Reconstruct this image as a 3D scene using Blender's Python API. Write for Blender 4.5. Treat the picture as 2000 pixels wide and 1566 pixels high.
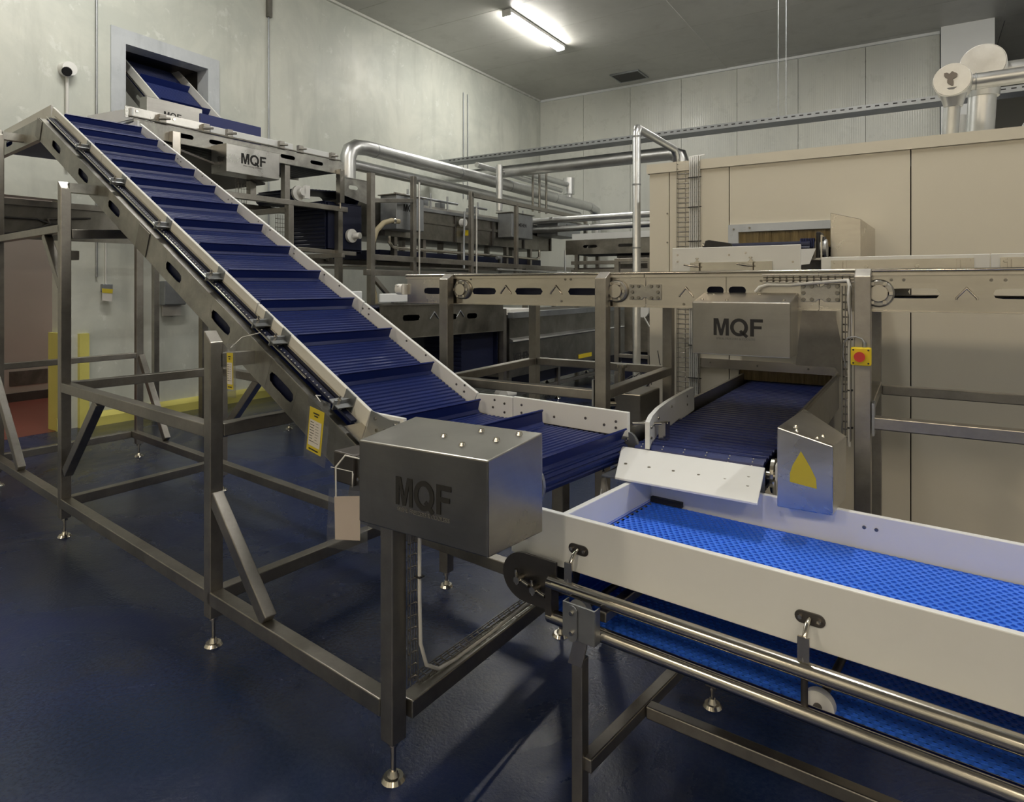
import bpy, math, random
from math import sin, cos, radians, pi, sqrt, atan2, hypot
from mathutils import Vector, Matrix
random.seed(7)
S = bpy.context.scene
COL = S.collection
for o in list(bpy.data.objects): bpy.data.objects.remove(o)

# ------------------------------------------------------------------ camera, world, exposure
cam = bpy.data.cameras.new('camera'); co = bpy.data.objects.new('camera', cam); COL.objects.link(co)
co.location = (0, 0, 1.6); co.rotation_euler = (pi/2, 0, 0)          # level camera, eye height 1.6 m
cam.sensor_width = 36; cam.sensor_fit = 'HORIZONTAL'; cam.lens = 36*1275/2000
cam.shift_y = -(783-558)/2000; cam.clip_start = .05; cam.clip_end = 100
S.camera = co
W = bpy.data.worlds.new('world'); S.world = W; W.use_nodes = True
W.node_tree.nodes['Background'].inputs[0].default_value = (.5, .52, .55, 1)
W.node_tree.nodes['Background'].inputs[1].default_value = .05
S.view_settings.view_transform = 'Standard'; S.view_settings.look = 'None'
S.view_settings.gamma = 1; S.view_settings.use_curve_mapping = False
S.view_settings.exposure = 0.0
LAMP_STRENGTH = 102.0; WARM_STRENGTH = 165.0
LAMPS = [(-5.86, 10.1), (-5.86, 3.2), (-1.06, 9.3), (-1.06, 3.2), (3.7, 9.3), (3.7, 3.2)]
WARM = [(-4.4, -5.4), (0.2, -5.4), (4.2, -5.4)]                                # older, warmer lamps in the hall behind
CEIL = 6.2

# ------------------------------------------------------------------ materials
def new_mat(name):
    m = bpy.data.materials.new(name); m.use_nodes = True
    nt = m.node_tree; b = nt.nodes['Principled BSDF']
    return m, nt, b
def N(nt, t, **k):
    n = nt.nodes.new(t)
    for a, v in k.items():
        if a.startswith('i_'):
            key = a[2:]; key = int(key) if key.isdigit() else key.replace('_', ' ')
            n.inputs[key].default_value = v
        else: setattr(n, a, v)
    return n
def coord(nt, scale=(1, 1, 1), rot=(0, 0, 0), kind='Object'):
    tc = N(nt, 'ShaderNodeTexCoord'); mp = N(nt, 'ShaderNodeMapping')
    mp.inputs['Scale'].default_value = scale; mp.inputs['Rotation'].default_value = rot
    nt.links.new(tc.outputs[kind], mp.inputs[0]); return mp.outputs[0]
def noise(nt, vec, scale, detail=4, rough=.6, dist=0):
    n = N(nt, 'ShaderNodeTexNoise'); n.inputs['Scale'].default_value = scale
    n.inputs['Detail'].default_value = detail; n.inputs['Roughness'].default_value = rough
    n.inputs['Distortion'].default_value = dist
    nt.links.new(vec, n.inputs['Vector']); return n.outputs['Fac']
def ramp(nt, fac, stops):
    r = N(nt, 'ShaderNodeValToRGB'); e = r.color_ramp.elements
    while len(e) < len(stops): e.new(.5)
    for i, (p, c) in enumerate(stops):
        e[i].position = p; e[i].color = (c[0], c[1], c[2], 1) if len(c) == 3 else c
    nt.links.new(fac, r.inputs[0]); return r.outputs[0]
def mix(nt, fac, a, b, mode='MIX'):
    m = N(nt, 'ShaderNodeMix', data_type='RGBA', blend_type=mode)
    for s, v in ((0, fac), (6, a), (7, b)):
        if hasattr(v, 'links'): nt.links.new(v, m.inputs[s])
        else: m.inputs[s].default_value = v if s == 0 else (v[0], v[1], v[2], 1)
    return m.outputs[2]
def maprange(nt, v, a, b, c, d):
    m = N(nt, 'ShaderNodeMapRange'); nt.links.new(v, m.inputs[0])
    for i, x in enumerate((a, b, c, d)): m.inputs[i+1].default_value = x
    return m.outputs[0]
def bump(nt, b, h, strength, dist=.01):
    n = N(nt, 'ShaderNodeBump'); n.inputs['Strength'].default_value = strength
    n.inputs['Distance'].default_value = dist
    nt.links.new(h, n.inputs['Height']); nt.links.new(n.outputs[0], b.inputs['Normal'])

def steel(name, col=(.56, .54, .50), r0=.28, r1=.5, streak=(2, 2, 40), grime=.25, bmp=.05):
    m, nt, b = new_mat(name); b.inputs['Metallic'].default_value = 1
    v = coord(nt, streak); n1 = noise(nt, v, 3, 5, .7)
    n2 = noise(nt, coord(nt), 2.3, 6, .65, .6)
    dark = tuple(c*(1-grime) for c in col)
    c = mix(nt, n1, dark, tuple(min(1, c*1.12) for c in col))
    g = ramp(nt, n2, [(.35, (1-grime,)*3), (.62, (1, 1, 1))])
    c = mix(nt, 1.0, c, g, 'MULTIPLY'); nt.links.new(c, b.inputs['Base Color'])
    nt.links.new(maprange(nt, n2, .3, .7, r0, r1), b.inputs['Roughness'])
    if bmp: bump(nt, b, n1, bmp, .002)
    return m
def plastic(name, col, rough=.4, var=.1, spec=.5, bmp=0, sc=30, sss=0):
    m, nt, b = new_mat(name); b.inputs['Roughness'].default_value = rough
    b.inputs['Specular IOR Level'].default_value = spec
    n1 = noise(nt, coord(nt), 3.1, 6, .65, .4)
    c = mix(nt, n1, tuple(x*(1-var) for x in col), tuple(min(1, x*(1+var)) for x in col))
    nt.links.new(c, b.inputs['Base Color'])
    if bmp: bump(nt, b, noise(nt, coord(nt), sc, 3), bmp, .003)
    return m

M = {}
M['tube'] = steel('steel_tube', (.42, .40, .365), .3, .48, (8, 8, 8), .25)
M['channel'] = steel('steel_channel', (.66, .62, .56), .17, .30, (1.5, 10, 10), .16, .015)
M['channel_old'] = steel('steel_channel_scuffed', (.56, .55, .51), .3, .55, (3, 3, 3), .45)
M['box'] = steel('steel_cover', (.36, .35, .33), .26, .38, (1, 1, 6), .2, .02)
M['boxbright'] = steel('steel_cover_bright', (.66, .65, .62), .22, .36, (2, 2, 5), .2, .02)
M['tank'] = steel('steel_tank', (.36, .345, .31), .3, .5, (2, 2, 2), .4)
M['darksteel'] = steel('dark_steel', (.16, .15, .145), .4, .6, (3, 3, 3), .2)
M['foil'] = steel('aluminium_cladding', (.70, .71, .71), .30, .46, (3, 3, 3), .15, .015)
M['galv'] = steel('galvanised_steel', (.42, .44, .46), .4, .6, (3, 3, 3), .2)
M['polished'] = steel('polished_steel', (.62, .59, .53), .12, .24, (1, 12, 12), .15, .02)
M['white'] = plastic('white_polyethylene', (.80, .82, .83), .38, .07, .4)
M['whitegrub'] = plastic('white_polyethylene_scuffed', (.66, .66, .63), .45, .15, .4)
M['navy'] = plastic('navy_belt_plastic', (.006, .017, .115), .38, .22, .5, .35, 120)
M['navycleat'] = plastic('navy_cleat_plastic', (.006, .016, .115), .42, .12, .45)
M['navydark'] = plastic('dark_navy_belt', (.004, .007, .030), .5, .2, .4, .3, 80)
M['blue'] = plastic('bright_blue_belt', (.045, .20, .98), .4, .06, .4)
M['blueshade'] = plastic('blue_belt_shade', (.01, .035, .30), .5, .1, .3)  # darker belt blue, with the shade below the belt put into the colour
M['rust'] = plastic('rusty_stain', (.20, .17, .14), .7, .35)
M['black'] = plastic('black_plastic', (.015, .015, .017), .5, .1)
M['blacktxt'] = plastic('black_print', (.03, .03, .03), .6, .05, .2)
M['faint'] = plastic('faded_print', (.16, .16, .16), .6, .05, .2)
M['yellow'] = plastic('yellow_plastic', (.80, .62, .02), .4, .05)
M['stick'] = plastic('yellow_sticker', (.58, .47, .03), .5, .08)
M['red'] = plastic('red_plastic', (.6, .05, .04), .35, .05)
M['kerb'] = plastic('yellow_kerb_paint', (.62, .58, .16), .5, .12, .4, .2, 12)
M['cable'] = plastic('white_cable', (.6, .6, .58), .5, .05)
M['darkcable'] = plastic('dark_cable', (.05, .05, .05), .5, .05)
M['hose'] = plastic('tan_hose', (.36, .31, .2), .5, .1)
M['paper'] = plastic('paper', (.62, .60, .56), .7, .06, .2)
M['paperdull'] = plastic('creased_paper', (.50, .44, .40), .7, .15, .2)
M['fitting'] = plastic('lamp_body', (.75, .75, .73), .4, .03)
M['cream'] = plastic('cream_enclosure_panel', (.66, .62, .52), .34, .03, .5, .03, 8)
M['pinkwall'] = plastic('pinkish_panel', (.56, .49, .45), .5, .05, .3)
M['redfloor'] = plastic('red_brown_floor', (.18, .05, .035), .3, .15, .5, .1, 20)
def amber():
    m, nt, b = new_mat('amber_strip_curtain')
    n = noise(nt, coord(nt, (30, 30, 2)), 2, 3)
    nt.links.new(mix(nt, n, (.09, .06, .02), (.42, .32, .15)), b.inputs['Base Color'])
    b.inputs['Roughness'].default_value = .12; bump(nt, b, n, .6, .02); return m
M['amber'] = amber()
def clear():
    m, nt, b = new_mat('clear_plastic_sleeve')
    b.inputs['Base Color'].default_value = (.9, .92, .95, 1); b.inputs['Roughness'].default_value = .15
    b.inputs['Transmission Weight'].default_value = .95; b.inputs['IOR'].default_value = 1.1
    b.inputs['Alpha'].default_value = .35
    return m
M['clear'] = clear()
def lampm():
    m, nt, b = new_mat('lit_diffuser')
    b.inputs['Emission Color'].default_value = (1, .965, .89, 1)
    b.inputs['Emission Strength'].default_value = LAMP_STRENGTH
    b.inputs['Base Color'].default_value = (.9, .9, .9, 1); return m
M['lamp'] = lampm()
def lampw():
    m, nt, b = new_mat('lit_diffuser_warm')
    b.inputs['Emission Color'].default_value = (1, .84, .62, 1)
    b.inputs['Emission Strength'].default_value = WARM_STRENGTH
    b.inputs['Base Color'].default_value = (.9, .9, .9, 1); return m
M['lampwarm'] = lampw()
def wallm(name, base, dark, patch, sc=1.0, rough=.45, ribs=False, bm=.12):
    m, nt, b = new_mat(name)
    v = coord(nt); n1 = noise(nt, v, .9*sc, 8, .62, .5); n2 = noise(nt, v, 5*sc, 8, .7, .3)
    n3 = noise(nt, coord(nt, (1.3, 1.3, .22)), 3*sc, 6, .6, .2)
    c = mix(nt, ramp(nt, n1, [(.38, (0, 0, 0)), (.60, (1, 1, 1))]), dark, base)
    c = mix(nt, ramp(nt, n2, [(.60, (0, 0, 0)), (.66, (.6, .6, .6))]), c, patch)
    c = mix(nt, ramp(nt, n3, [(.30, (.32, .32, .32)), (.46, (0, 0, 0))]), c, tuple(x*.72 for x in dark))
    nt.links.new(c, b.inputs['Base Color'])
    nt.links.new(maprange(nt, n2, .3, .7, rough-.12, rough+.12), b.inputs['Roughness'])
    if ribs:
        w = N(nt, 'ShaderNodeTexWave', wave_type='BANDS', bands_direction='X'); w.inputs['Scale'].default_value = 8
        nt.links.new(v, w.inputs[0]); bump(nt, b, w.outputs[1], .12, .01)
    else: bump(nt, b, n2, bm, .02)
    return m
M['wall'] = wallm('painted_concrete', (.62, .635, .575), (.50, .525, .48), (.68, .70, .66))
M['wallback'] = wallm('pale_insulated_panel', (.66, .67, .62), (.60, .615, .58), (.66, .67, .63), .5, .32, True)
M['colwhite'] = plastic('white_column_paint', (.84, .86, .87), .5, .04)
M['ceil'] = wallm('grey_ceiling_panel', (.52, .52, .485), (.47, .47, .44), (.51, .51, .48), .6, .42, False, .03)
M['frameal'] = wallm('flashing_sheet', (.50, .53, .56), (.42, .45, .48), (.56, .58, .60), 2, .35)
def floorm():
    m, nt, b = new_mat('wet_blue_epoxy')
    v = coord(nt); n1 = noise(nt, v, .8, 8, .65, .8); n2 = noise(nt, v, 3.0, 8, .7, .4)
    fine = noise(nt, v, 60, 4, .7); n4 = noise(nt, coord(nt, (1, .35, 1), (0, 0, .7)), 2.2, 6, .7, 1)
    c = mix(nt, ramp(nt, n1, [(.38, (0, 0, 0)), (.62, (1, 1, 1))]), (.004, .014, .080), (.012, .023, .060))
    c = mix(nt, ramp(nt, n2, [(.56, (0, 0, 0)), (.72, (.55, .55, .55))]), c, (.030, .029, .026))
    c = mix(nt, ramp(nt, n4, [(.66, (0, 0, 0)), (.72, (.35, .35, .35))]), c, (.10, .11, .13))
    c = mix(nt, maprange(nt, fine, .42, .7, 0, .6), c, (.028, .040, .085))
    nt.links.new(c, b.inputs['Base Color'])
    b.inputs['Specular IOR Level'].default_value = .45
    nt.links.new(maprange(nt, n1, .35, .62, .40, .14), b.inputs['Roughness'])
    mm = N(nt, 'ShaderNodeMath', operation='ADD'); nt.links.new(fine, mm.inputs[0])
    k = N(nt, 'ShaderNodeMath', operation='MULTIPLY'); nt.links.new(n2, k.inputs[0]); k.inputs[1].default_value = 2
    nt.links.new(k.outputs[0], mm.inputs[1]); bump(nt, b, mm.outputs[0], .22, .006)
    return m
M['floor'] = floorm()

# ------------------------------------------------------------------ mesh helpers
class MB:
    """collects solids; build() links them as ONE mesh object"""
    def __init__(s, T=None): s.v = []; s.f = []; s.s = []; s.T = T
    def add(s, vs, fs, smooth=False, T=None):
        T = T or s.T; n = len(s.v)
        s.v += [tuple(T(*p)) if T else tuple(p) for p in vs]
        for f in fs: s.f.append(tuple(i+n for i in f)); s.s.append(smooth)
        return s
    def box(s, x0, x1, y0, y1, z0, z1, T=None):
        return s.add([(x0, y0, z0), (x1, y0, z0), (x1, y1, z0), (x0, y1, z0), (x0, y0, z1), (x1, y0, z1), (x1, y1, z1), (x0, y1, z1)],
                     [(3, 2, 1, 0), (4, 5, 6, 7), (0, 1, 5, 4), (1, 2, 6, 5), (2, 3, 7, 6), (3, 0, 4, 7)], T=T)
    def beam(s, p, q, w, h, up=(0, 0, 1), T=None):
        p, q = Vector(p), Vector(q); d = (q-p).normalized(); u = Vector(up)
        if abs(d.dot(u)) > .97: u = Vector((1, 0, 0))
        r = d.cross(u).normalized(); u = r.cross(d)
        vs = [c+r*a*w/2+u*b*h/2 for c in (p, q) for a, b in ((-1, -1), (1, -1), (1, 1), (-1, 1))]
        return s.add(vs, [(0, 1, 2, 3), (7, 6, 5, 4), (0, 4, 5, 1), (1, 5, 6, 2), (2, 6, 7, 3), (3, 7, 4, 0)], T=T)
    def tube(s, pts, r, n=10, T=None, caps=True, radii=None):
        pts = [Vector(p) for p in pts]; k = len(pts); vs = []; fs = []
        u = None
        for i, p in enumerate(pts):
            a = (pts[i]-pts[i-1]).normalized() if i else (pts[1]-pts[0]).normalized()
            b = (pts[i+1]-pts[i]).normalized() if i < k-1 else a
            d = (a+b); d = d.normalized() if d.length > 1e-6 else a
            if u is None:
                u = Vector((0, 0, 1)) if abs(d.z) < .9 else Vector((1, 0, 0))
            u = (u-d*u.dot(d)).normalized(); w = d.cross(u)
            st = 1/max(.5, cos(a.angle(b, 0)/2)); rr = radii[i] if radii else r
            for j in range(n):
                t = 2*pi*j/n; vs.append(p+(u*cos(t)+w*sin(t))*rr*(st if 0 < i < k-1 else 1))
        for i in range(k-1):
            for j in range(n):
                fs.append((i*n+j, i*n+(j+1) % n, (i+1)*n+(j+1) % n, (i+1)*n+j))
        s.add(vs, fs, True, T)
        if caps:
            s.add(vs[:n], [tuple(range(n))[::-1]], False, T); s.add(vs[-n:], [tuple(range(n))], False, T)
        return s
    def cyl(s, p, q, r, n=16, r2=None, T=None):
        return s.tube([p, q], r, n, T, True, [r, r2 if r2 is not None else r])
    def prism(s, poly, O, U, V, t, T=None, smooth=False):
        """2-D outline in the plane O + u*U + v*V, thickness t along U x V"""
        O, U, V = Vector(O), Vector(U), Vector(V); Nn = U.cross(V).normalized()*t; n = len(poly)
        a = [O+U*x+V*y for x, y in poly]; b = [p+Nn for p in a]
        s.add(a+b, [tuple(range(n))[::-1], tuple(range(n, 2*n))]+[(i, (i+1) % n, n+(i+1) % n, n+i) for i in range(n)], T=T)
        return s
    def slotted(s, x0, x1, z0, z1, y0, y1, slots, T=None):
        """plate in the x-z plane from y0 to y1 with stadium holes (cx, cz, length, height)"""
        slots = sorted(slots); cur = x0
        for (cx, cz, L, h) in slots:
            e0, e1 = cx-L/2-.012, cx+L/2+.012
            if e0 > cur: s.box(cur, e0, y0, y1, z0, z1, T)
            cur = e1; hole = []; outer = []; K = 28
            angs = sorted([2*pi*i/K for i in range(K)]+[atan2(c-cz, a-cx) % (2*pi) for a in (e0, e1) for c in (z0, z1)])
            for t in angs:
                dx, dz = cos(t), sin(t)
                k = min([((e1 if dx > 0 else e0)-cx)/dx if abs(dx) > 1e-9 else 1e9, ((z1 if dz > 0 else z0)-cz)/dz if abs(dz) > 1e-9 else 1e9])
                outer.append((cx+dx*k, cz+dz*k))
                r = h/2; hl = L/2-r
                # stadium radius along the ray
                kk = r/abs(dz) if abs(dz) > 1e-9 else 1e9
                if abs(kk*dx) > hl:
                    c = hl*abs(dx); kk = c+sqrt(max(0, c*c-hl*hl+r*r))
                hole.append((cx+dx*kk, cz+dz*kk))
            n = len(angs); vs = [(x, y0, z) for x, z in outer]+[(x, y0, z) for x, z in hole]+[(x, y1, z) for x, z in outer]+[(x, y1, z) for x, z in hole]
            fs = []
            for i in range(n):
                j = (i+1) % n
                fs += [(i, j, n+j, n+i), (2*n+j, 2*n+i, 3*n+i, 3*n+j), (n+i, n+j, 3*n+j, 3*n+i), (j, i, 2*n+i, 2*n+j)]
            s.add(vs, fs, T=T)
        if cur < x1: s.box(cur, x1, y0, y1, z0, z1, T)
        return s

def axes(deg): return radians(deg-90)
ROOM, INC, FRO = axes(57.8), axes(50.5), axes(51.5)

def props(o, label=None, cat=None, group=None, kind=None):
    if label: o['label'] = label
    if cat: o['category'] = cat
    if group: o['group'] = group
    if kind: o['kind'] = kind
    return o
def mesh_from(name, mb, mat, off=(0, 0, 0)):
    me = bpy.data.meshes.new(name)
    me.from_pydata([(x-off[0], y-off[1], z-off[2]) for x, y, z in mb.v], [], mb.f)
    me.polygons.foreach_set('use_smooth', mb.s); me.materials.append(M[mat]); me.update()
    return me
class Thing:
    """an Empty at the thing's base, in a rotated floor frame; parts are given in that frame's coordinates"""
    def __init__(s, name, label, cat, rot, base, group=None, kind=None):
        s.rot = rot; s.b = base
        s.o = bpy.data.objects.new(name, None); COL.objects.link(s.o); s.o.empty_display_size = .1
        c, n = cos(rot), sin(rot)
        s.o.location = (base[0]*c-base[1]*n, base[0]*n+base[1]*c, base[2]); s.o.rotation_euler = (0, 0, rot)
        props(s.o, label, cat, group, kind)
    def part(s, name, mb, mat, parent=None, label=None, kind=None, bevel=0):
        me = mesh_from(name, mb, mat, s.b); o = bpy.data.objects.new(name, me); COL.objects.link(o)
        o.parent = parent or s.o; props(o, label, kind=kind)
        if bevel:
            m = o.modifiers.new('bevel', 'BEVEL'); m.width = bevel; m.segments = 2; m.limit_method = 'ANGLE'; m.angle_limit = radians(40)
        return o
    def copies(s, name, mb, mat, places, parent=None, label=None):
        """alike small pieces sharing one mesh, modelled round the origin; places = translations in the frame"""
        me = mesh_from(name, mb, mat)
        for p in places:
            o = bpy.data.objects.new(name, me); COL.objects.link(o); o.parent = parent or s.o
            o.location = Vector(p)-Vector(s.b); props(o, label)
def single(name, mb, mat, label, cat, rot, base=(0, 0, 0), group=None, kind=None, bevel=0):
    me = mesh_from(name, mb, mat, base); o = bpy.data.objects.new(name, me); COL.objects.link(o)
    c, n = cos(rot), sin(rot)
    o.location = (base[0]*c-base[1]*n, base[0]*n+base[1]*c, base[2]); o.rotation_euler = (0, 0, rot)
    props(o, label, cat, group, kind)
    if bevel:
        m = o.modifiers.new('bevel', 'BEVEL'); m.width = bevel; m.segments = 2; m.limit_method = 'ANGLE'
    return o

def text_mesh(txt, size, off=.0, ext=.0006):
    cu = bpy.data.curves.new('lettering', 'FONT'); cu.body = txt; cu.size = size; cu.offset = off; cu.extrude = ext
    cu.align_x = 'CENTER'; cu.align_y = 'CENTER'; cu.resolution_u = 4
    t = bpy.data.objects.new('lettering', cu); COL.objects.link(t)
    dg = bpy.context.evaluated_depsgraph_get(); dg.update()
    me = t.evaluated_get(dg).to_mesh(); vs = [tuple(v.co) for v in me.vertices]; fs = [tuple(p.vertices) for p in me.polygons]
    t.evaluated_get(dg).to_mesh_clear(); bpy.data.objects.remove(t); bpy.data.curves.remove(cu)
    return vs, fs
def lettering(th, txt, size, O, U, V, mat, parent=None, off=0, sx=1, name='lettering'):
    vs, fs = text_mesh(txt, size, off); O, U, V = Vector(O), Vector(U).normalized(), Vector(V).normalized(); n = U.cross(V)
    mb = MB(); mb.add([O+U*x*sx+V*y+n*z for x, y, z in vs], fs)
    return th.part(name, mb, mat, parent)

def mqf(th, h, O, U, V, mat, parent):
    """the three bold capitals M Q F, cap height h, centred on O"""
    O, U, V = Vector(O), Vector(U).normalized(), Vector(V).normalized(); n = U.cross(V)
    Mo = [(0, 0), (0, 1), (.27, 1), (.44, .36), (.61, 1), (.88, 1), (.88, 0), (.70, 0), (.70, .72), (.52, 0), (.36, 0), (.18, .72), (.18, 0)]
    Fo = [(0, 0), (0, 1), (.70, 1), (.70, .82), (.21, .82), (.21, .60), (.63, .60), (.63, .43), (.21, .43), (.21, 0)]
    mb = MB()
    def put(poly, x0): mb.prism([((x+x0-1.37)*h, (y-.5)*h) for x, y in poly][::-1], O, U, V, .0008)
    put(Mo, 0); put(Fo, 2.08)
    K = 32; x0 = .96
    ring = []
    for rx, ry in ((.505, .52), (.30, .335)):
        ring += [O+U*((x0+.5+rx*cos(2*pi*i/K)-1.37)*h)+V*((ry*sin(2*pi*i/K))*h) for i in range(K)]
    a = ring+[p+n*.0008 for p in ring]; f = []
    for i in range(K):
        j = (i+1) % K
        f += [(2*K+i, 2*K+j, 3*K+j, 3*K+i), (j, i, K+i, K+j), (i, j, 2*K+j, 2*K+i), (K+j, K+i, 3*K+i, 3*K+j)]
    mb.add(a, f)
    put([(x0-.0+x-x0, y) for x, y in ((x0+.50, .24), (x0+.62, .36), (x0+1.02, .02), (x0+.90, -.11))], 0)
    return th.part('lettering', mb, mat, parent)

def stadium(L, h, n=8):
    r = h/2; p = []
    for i in range(n+1): t = -pi/2+pi*i/n; p.append((L/2-r+r*cos(t), r*sin(t)))
    for i in range(n+1): t = pi/2+pi*i/n; p.append((-L/2+r+r*cos(t), r*sin(t)))
    return p
def path_points(path):
    out = [Vector((path[0][0], path[0][1]))]; cum = [0]
    for p in path[1:]:
        out.append(Vector(p)); cum.append(cum[-1]+(out[-1]-out[-2]).length)
    return out, cum
def loop_path(top, r, nseg=8):
    """closed belt path round a polyline of top points (x increasing), with return run 2r below"""
    top = [Vector(p) for p in top]; L = []
    def nrm(i):
        a = (top[min(i+1, len(top)-1)]-top[max(i-1, 0)]).normalized(); return Vector((a.y, -a.x))
    L += [tuple(p) for p in top]
    e = top[-1]; d = (top[-1]-top[-2]).normalized(); n = Vector((d.y, -d.x)); c = e+n*r
    for i in range(1, nseg+1):
        t = pi*i/nseg; L.append(tuple(c-n*r*cos(t)+d*r*sin(t)))
    for i in range(len(top)-2, 0, -1): L.append(tuple(top[i]+nrm(i)*2*r))
    e = top[0]; d = (top[0]-top[1]).normalized(); n = Vector((-d.y, d.x)); c = e+n*r
    for i in range(0, nseg+1):
        t = pi*i/nseg; L.append(tuple(c+n*r*cos(t)+d*r*sin(t)))
    return L
def belt_mesh(mb, path, y0, y1, pitch, bw, bh, base=.006, T=None):
    """ribbed chain belt that follows a 2-D path: a thin base and one raised bar per pitch"""
    P, cum = path_points(path); tot = cum[-1]
    def at(s):
        for i in range(len(P)-1):
            if cum[i+1] >= s: break
        d = (P[i+1]-P[i]).normalized(); return P[i]+d*(s-cum[i]), d
    # base strip
    for i in range(len(P)-1):
        if (P[i+1]-P[i]).length < 1e-5: continue
        d = (P[i+1]-P[i]).normalized(); n = Vector((-d.y, d.x)); a, b = P[i]-n*bh, P[i+1]-n*bh; c, e = a-n*base, b-n*base
        mb.add([(a.x, y0, a.y), (b.x, y0, b.y), (b.x, y1, b.y), (a.x, y1, a.y), (c.x, y0, c.y), (e.x, y0, e.y), (e.x, y1, e.y), (c.x, y1, c.y)],
               [(0, 1, 2, 3), (7, 6, 5, 4), (0, 4, 5, 1), (2, 6, 7, 3)], T=T)
    k = int(tot/pitch)
    for j in range(k):
        p, d = at((j+.5)*tot/k); n = Vector((-d.y, d.x)); a = p-d*bw/2; b = p+d*bw/2; c = p-d*bw*.3; e = p+d*bw*.3
        lo = -n*bh
        q = [a+lo, b+lo, e, c]
        mb.add([(v.x, y, v.y) for y in (y0, y1) for v in q], [(0, 1, 2, 3), (7, 6, 5, 4), (1, 5, 6, 2), (2, 6, 7, 3), (3, 7, 4, 0)], T=T)
def cyl_spot(r, h, axis, n=10):
    mb = MB(); a = Vector(axis); mb.cyl(-a*h*.2, a*h, r, n, r*.85); return mb
def foot(mb, x, y, ztop, r=.04, rod=.009):
    mb.cyl((x, y, 0), (x, y, .012), r, 16, r*.8); mb.cyl((x, y, .012), (x, y, .03), r*.5, 12, rod*1.4)
    mb.cyl((x, y, .02), (x, y, ztop+.03), rod, 8); mb.cyl((x, y, ztop-.018), (x, y, ztop), rod*2, 6)

# ================================================================== THE SETTING (room frame: x towards the right wall, y along the left wall)
AW, BW = -8.07, 14.13
def struct(name, mb, mat, kind='structure'): return single(name, mb, mat, None, None, ROOM, kind=kind)
struct('floor', MB().box(-8.07, 7, -14, 20, -.1, 0), 'floor')
fl2 = struct('floor_next_room', MB().box(-13, -8.07, 0, 8, -.1, .002), 'redfloor')
w = MB()
w.box(AW-.2, AW, -14, 1.9, 0, CEIL).box(AW-.2, AW, 1.9, 3.45, 2.55, CEIL).box(AW-.2, AW, 3.45, 4.13, 0, CEIL)
w.box(AW-.2, AW, 4.13, 5.2, 0, 3.45).box(AW-.2, AW, 4.13, 5.2, 4.49, CEIL).box(AW-.2, AW, 5.2, 20, 0, CEIL)
struct('wall_left', w, 'wall')
t = Thing('wall_back', None, None, ROOM, (0, BW, 0), kind='structure')
t.part('backing', MB().box(AW, .26, BW+.05, BW+.15, 0, CEIL), 'darksteel')
wdt = (.26-AW)/7
for i in range(7):
    t.part('wall_panel', MB().box(AW+i*wdt+.004, AW+(i+1)*wdt-.004, BW, BW+.06, 0, CEIL), 'wallback')
struct('column', MB().box(.27, 1.04, BW-.25, BW+.3, 0, CEIL), 'colwhite')
struct('wall_far', MB().box(1.04, 7, 19.9, 20, 0, CEIL), 'ceil')
struct('wall_side', MB().box(.9, 1.04, BW+.3, 20, 0, CEIL), 'ceil')
struct('wall_right', MB().box(7, 7.1, -14, 20, 0, CEIL), 'ceil')
struct('wall_rear', MB().box(AW, 7, -8.1, -8, 0, CEIL), 'wallback')
t = Thing('ceiling', None, None, ROOM, (0, 0, CEIL), kind='structure')
t.part('ceiling_slab', MB().box(AW-.2, 7, -14, 20, CEIL+.05, CEIL+.15), 'darksteel')
b = -14
while b < 20:
    for a0, a1 in ((AW, -3.56), (-3.56, 1.2), (1.2, 7)):
        t.part('ceiling_panel', MB().box(a0+.004, a1-.004, b+.004, b+1.212, CEIL, CEIL+.06), 'ceil')
    b += 1.2143
t.part('joint_strip', MB().box(-3.62, -3.50, -14, BW, CEIL-.008, CEIL+.01), 'ceil')
t.part('joint_strip', MB().box(1.14, 1.26, -14, BW, CEIL-.008, CEIL+.01), 'ceil')
t.part('vent_opening', MB().box(-5.75, -5.15, 13.2, 13.75, CEIL-.02, CEIL+.005), 'black')
cv = MB()
for q in ((-5.78, -5.75, 13.17, 13.78), (-5.15, -5.12, 13.17, 13.78), (-5.75, -5.15, 13.17, 13.2), (-5.75, -5.15, 13.75, 13.78)):
    cv.box(*q, CEIL-.03, CEIL)
t.part('vent_frame', cv, 'galv')
# cornice trims
struct('trim_1', MB().box(AW, AW+.05, -14, BW, CEIL-.04, CEIL-.001), 'wallback')
struct('trim_2', MB().box(AW, .26, BW-.05, BW, CEIL-.05, CEIL-.001), 'colwhite')
# neighbouring room seen through the doorway and the hatch
struct('wall_next_room', MB().box(-13.1, -13, 0, 8, 0, CEIL).box(-13, AW-.2, 8, 8.1, 0, CEIL).box(-13, AW-.2, -.1, 0, 0, CEIL).box(-13, AW-.2, 0, 8, 5.6, 5.7), 'wallback')
pw = Thing('wall_partition', None, None, ROOM, (-10.6, 0, 0), kind='structure')
pw.part('pink_panel', MB().box(-10.7, -10.6, 0, 6.5, .12, 3.0), 'pinkwall')
pw.part('skirting', MB().box(-10.6, -10.57, 0, 6.5, 0, .12), 'darksteel')
pw.part('wall_grille', MB().box(-10.6, -10.57, 3.9, 4.35, .22, .42), 'tank')
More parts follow.
